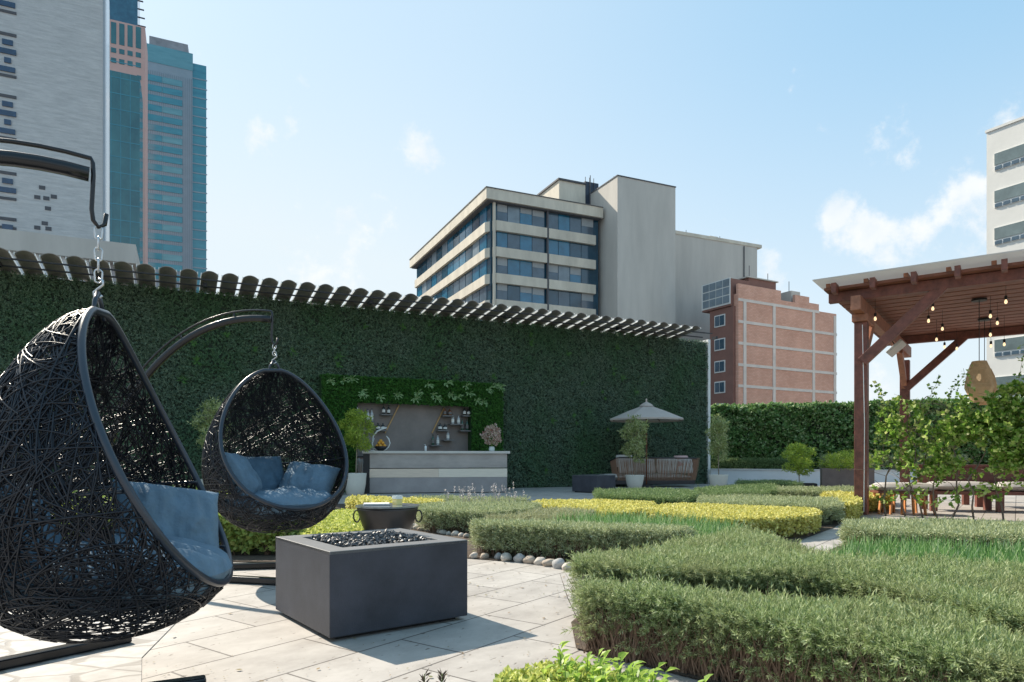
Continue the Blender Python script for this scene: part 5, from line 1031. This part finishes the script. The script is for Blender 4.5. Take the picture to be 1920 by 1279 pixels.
an = thing('annex_building', 'low white annex roof in front of the grey tower', 'building', (-33.5, 48, 0), math.atan2(1, 2.09)); MB().b2((-16, 0, 0), (3.2, 6, 15.2)).build('wall', M('white_render', (.66,.67,.68), .85, .06, 1.2, .2, 30), an); MB().b2((-16, -.4, 15.202), (6.2, 6, 16.6)).build('grey_cornice', M_GREYR, an); MB().b2((3.203, .3, 0), (6.0, 6, 15.2)).build('side_wall', M('taupe_render', (.36,.34,.35), .9, .15, .5), an)

# glass and pink towers
gt = thing('green_glass_tower', 'dark teal mirror glass tower in front of the pink tower', 'building', (W(190, 858, 150).x, 150, 0), math.atan2(1, 2.1))
def tealglass(name, c1, c2, sc, stretch, rough=.12):
    m = M(name, c1, rough, .0, 1, 0, spec=.8) ; nt = m.node_tree; r = [x for x in nt.nodes if x.type == 'VALTORGB'][0]; r.color_ramp.elements[0].color = c1+(1,); r.color_ramp.elements[1].color = c2+(1,); [x for x in nt.nodes if x.type == 'TEX_NOISE'][0].inputs['Scale'].default_value = sc; [x for x in nt.nodes if x.type == 'MAPPING'][0].inputs['Scale'].default_value = stretch; return m
TG = tealglass('teal_mirror', (.015,.10,.125), (.045,.19,.21), .25, (1, 1, .5)); TG2 = tealglass('teal_panes', (.025,.19,.27), (.05,.29,.37), .5, (.3, .3, 2)); TG3 = tealglass('pale_teal', (.08,.25,.30), (.14,.36,.42), .5, (.3, .3, 2))
def px_len(px, P, ang): r = (px-960)/1280; return (r*P.y-P.x)/(math.cos(ang)-r*math.sin(ang))
A21 = math.atan2(1, 2.1); L_ = px_len(262, gt.location, A21); Zt = .9+(858-128)/1280*150
MB().b2((0, 0, 0), (L_, 12, Zt)).build('wall', TG, gt)
for k in range(24): MB().b2((0, -.05, 8+k*3.5), (L_, -.004, 8.18+k*3.5)).build('floor_line', TG2, gt)
for k in range(1, 4): MB().b2((L_*k/4-.06, -.06, 0), (L_*k/4+.06, -.051, Zt)).build('mullion', TG2, gt)
pk = thing('pink_tower', 'slim pink tower with square windows and a blue glass crown', 'building', (W(203, 858, 175).x, 175, 0), A21); L_ = px_len(272, pk.location, A21); M_PK = M('pink_stone', (.62,.40,.36), .85, .05, .2)
ZP = .9+(858-33)/1280*175; MB().b2((0, .5, 0), (L_, 14, ZP)).build('wall', M_PK, pk)
for j, (za, zb2) in enumerate(((40,80),(88,97),(107,116))):
    for i in range(4):
        x = px_len(213+i*15.5, pk.location, A21); Y = 175+x*math.sin(A21); MB().b2((x-.62, .40, .9+(858-zb2-4*j*0-i*3)/1280*Y), (x+.55, .497, .9+(858-za-i*3)/1280*Y)).build('window', TG, pk)
for k in range(24): x = px_len(260.5, pk.location, A21); Y = 175+x*math.sin(A21); MB().b2((x-.5, .40, .9+(858-148-k*19.5)/1280*Y), (x+.5, .497, .9+(858-140-k*19.5)/1280*Y)).build('window', TG, pk)
MB().b2((-2, 2, ZP+.003), (L_*.78, 12, ZP+14)).build('glass_crown', tealglass('crown_glass', (.015,.07,.13), (.04,.16,.24), .5, (1,1,1)), pk)
for k in range(5): MB().b2((L_*.78, 4, ZP+2+k*2.2), (L_*.78+1.8-.2*k, 4.3, ZP+2.25+k*2.2)).build('rod', M_SOFF, pk)
tt_ = thing('teal_office_tower', 'broad teal and grey glass tower rightmost of the left skyline', 'building', (W(272, 858, 210).x, 210, 0), A21); L0 = px_len(361, tt_.location, A21); L1 = px_len(387, tt_.location, A21)
M_GP = M('grey_blue_cladding', (.25,.33,.39), .45, .08, .3); ZT = .9+(858-83)/1280*210
MB().b2((0, 0, 0), (L0, 20, ZT)).build('wall', M_GP, tt_)
for k in range(22):
    x = L0*(.80+.009*0); MB().b2((L0*(k+.5)/22-.05, -.06, 0), (L0*(k+.5)/22+.03, -.003, ZT*.94)).build('fin', M('fin_grey', (.11,.16,.20), .5), tt_)
for k in range(21):
    z = ZT*.93-k*3.05; xe = L0*(.78 if k > 3 else .78-.0*k); MB().b2((.5, -.14, z-1.9), (xe*.45, -.061, z)).build('window', TG2, tt_); MB().b2((xe*.46, -.14, z-1.9), (xe, -.061, z)).build('window', TG3 if k % 3 == 0 else TG2, tt_)
sd_ = MB().b2((L0+.003, .6, 0), (L1, 18, ZT-2.2)).build('side_bay', TG2, tt_)
for k in range(40): MB().b2((L0+.003, .5, 4+k*3.0), (L1+.25, .597, 4.35+k*3.0)).build('floor_line', M_GP, tt_)
MB().b2((0, -.1, ZT-5), (L0+.1, -.004, ZT+.4)).build('top_band', TG3, tt_)
MB().prism([(1, 3), (L0*.9, 3), (L0*.95, 12), (1, 12)], ZT+.003, ZT+4.6).build('roof_crown', M('crown_grey', (.30,.30,.32), .7, .3, .3), tt_)

# dry leaves and grit blown over the paving
q = []
for i in range(420):
    p = G(random.uniform(250, 1150), random.uniform(1040, 1290), .006); 
    if i > 260: p = G(random.uniform(860, 1110), random.uniform(1052, 1120), .006)
    s_ = random.uniform(.003, .009) if random.random() < .8 else random.uniform(.01, .02); th = random.uniform(0, 6.28); q += quad_leaf(p, (math.cos(th), math.sin(th), random.uniform(-.05, .25)), s_*1.6, s_, (0, 0, 1))
o = np_mesh('fallen_leaves', np.array([list(v) for v in q]), 4, leafmat('dry_leaves', [(.12,.08,.04),(.30,.20,.10),(.18,.20,.08)], .1)); tag(o, 'tiny dry leaves and clippings scattered on the paving', 'leaves', None, 'stuff')

# roof clutter on the office block and the brick block
random.seed(9)
for (x, y, z, h) in [(20, 1, 39.3, 1.6), (25.5, 2, 39.3, 2.4), (31, 4, 34.5, 1.0), (36, 5, 34.5, 2.2), (41, 3, 34.5, 1.3), (5, 10, 35.87, 1.4), (9, 6, 35.87, 2.6)]:
    MB().tube([(x, y, z+.003), (x, y, z+h)], .05, 6).build('aerial', M_SOFF, ob)
for (x, y, z, a, h) in [(33, 2.2, 34.503, 1.1, .7), (38.5, 2.4, 34.503, 1.6, .9), (3.5, 7, 35.873, 1.4, .9)]:
    MB().b2((x, y, z), (x+a, y+1.2, z+h)).build('roof_unit', M_CREAM, ob)
MB().tube([(43.5, .35, 1), (43.5, .35, 33.8)], .09, 6).build('drain_pipe', M_SOFF, ob)
for (x, z, h) in [(4.2, 25.46, 1.8), (7.9, 25.46, 1.2), (12.3, 24.51, 1.6)]: MB().tube([(x, 2, z), (x, 2, z+h)], .05, 6).build('aerial', M_SOFF, bk)
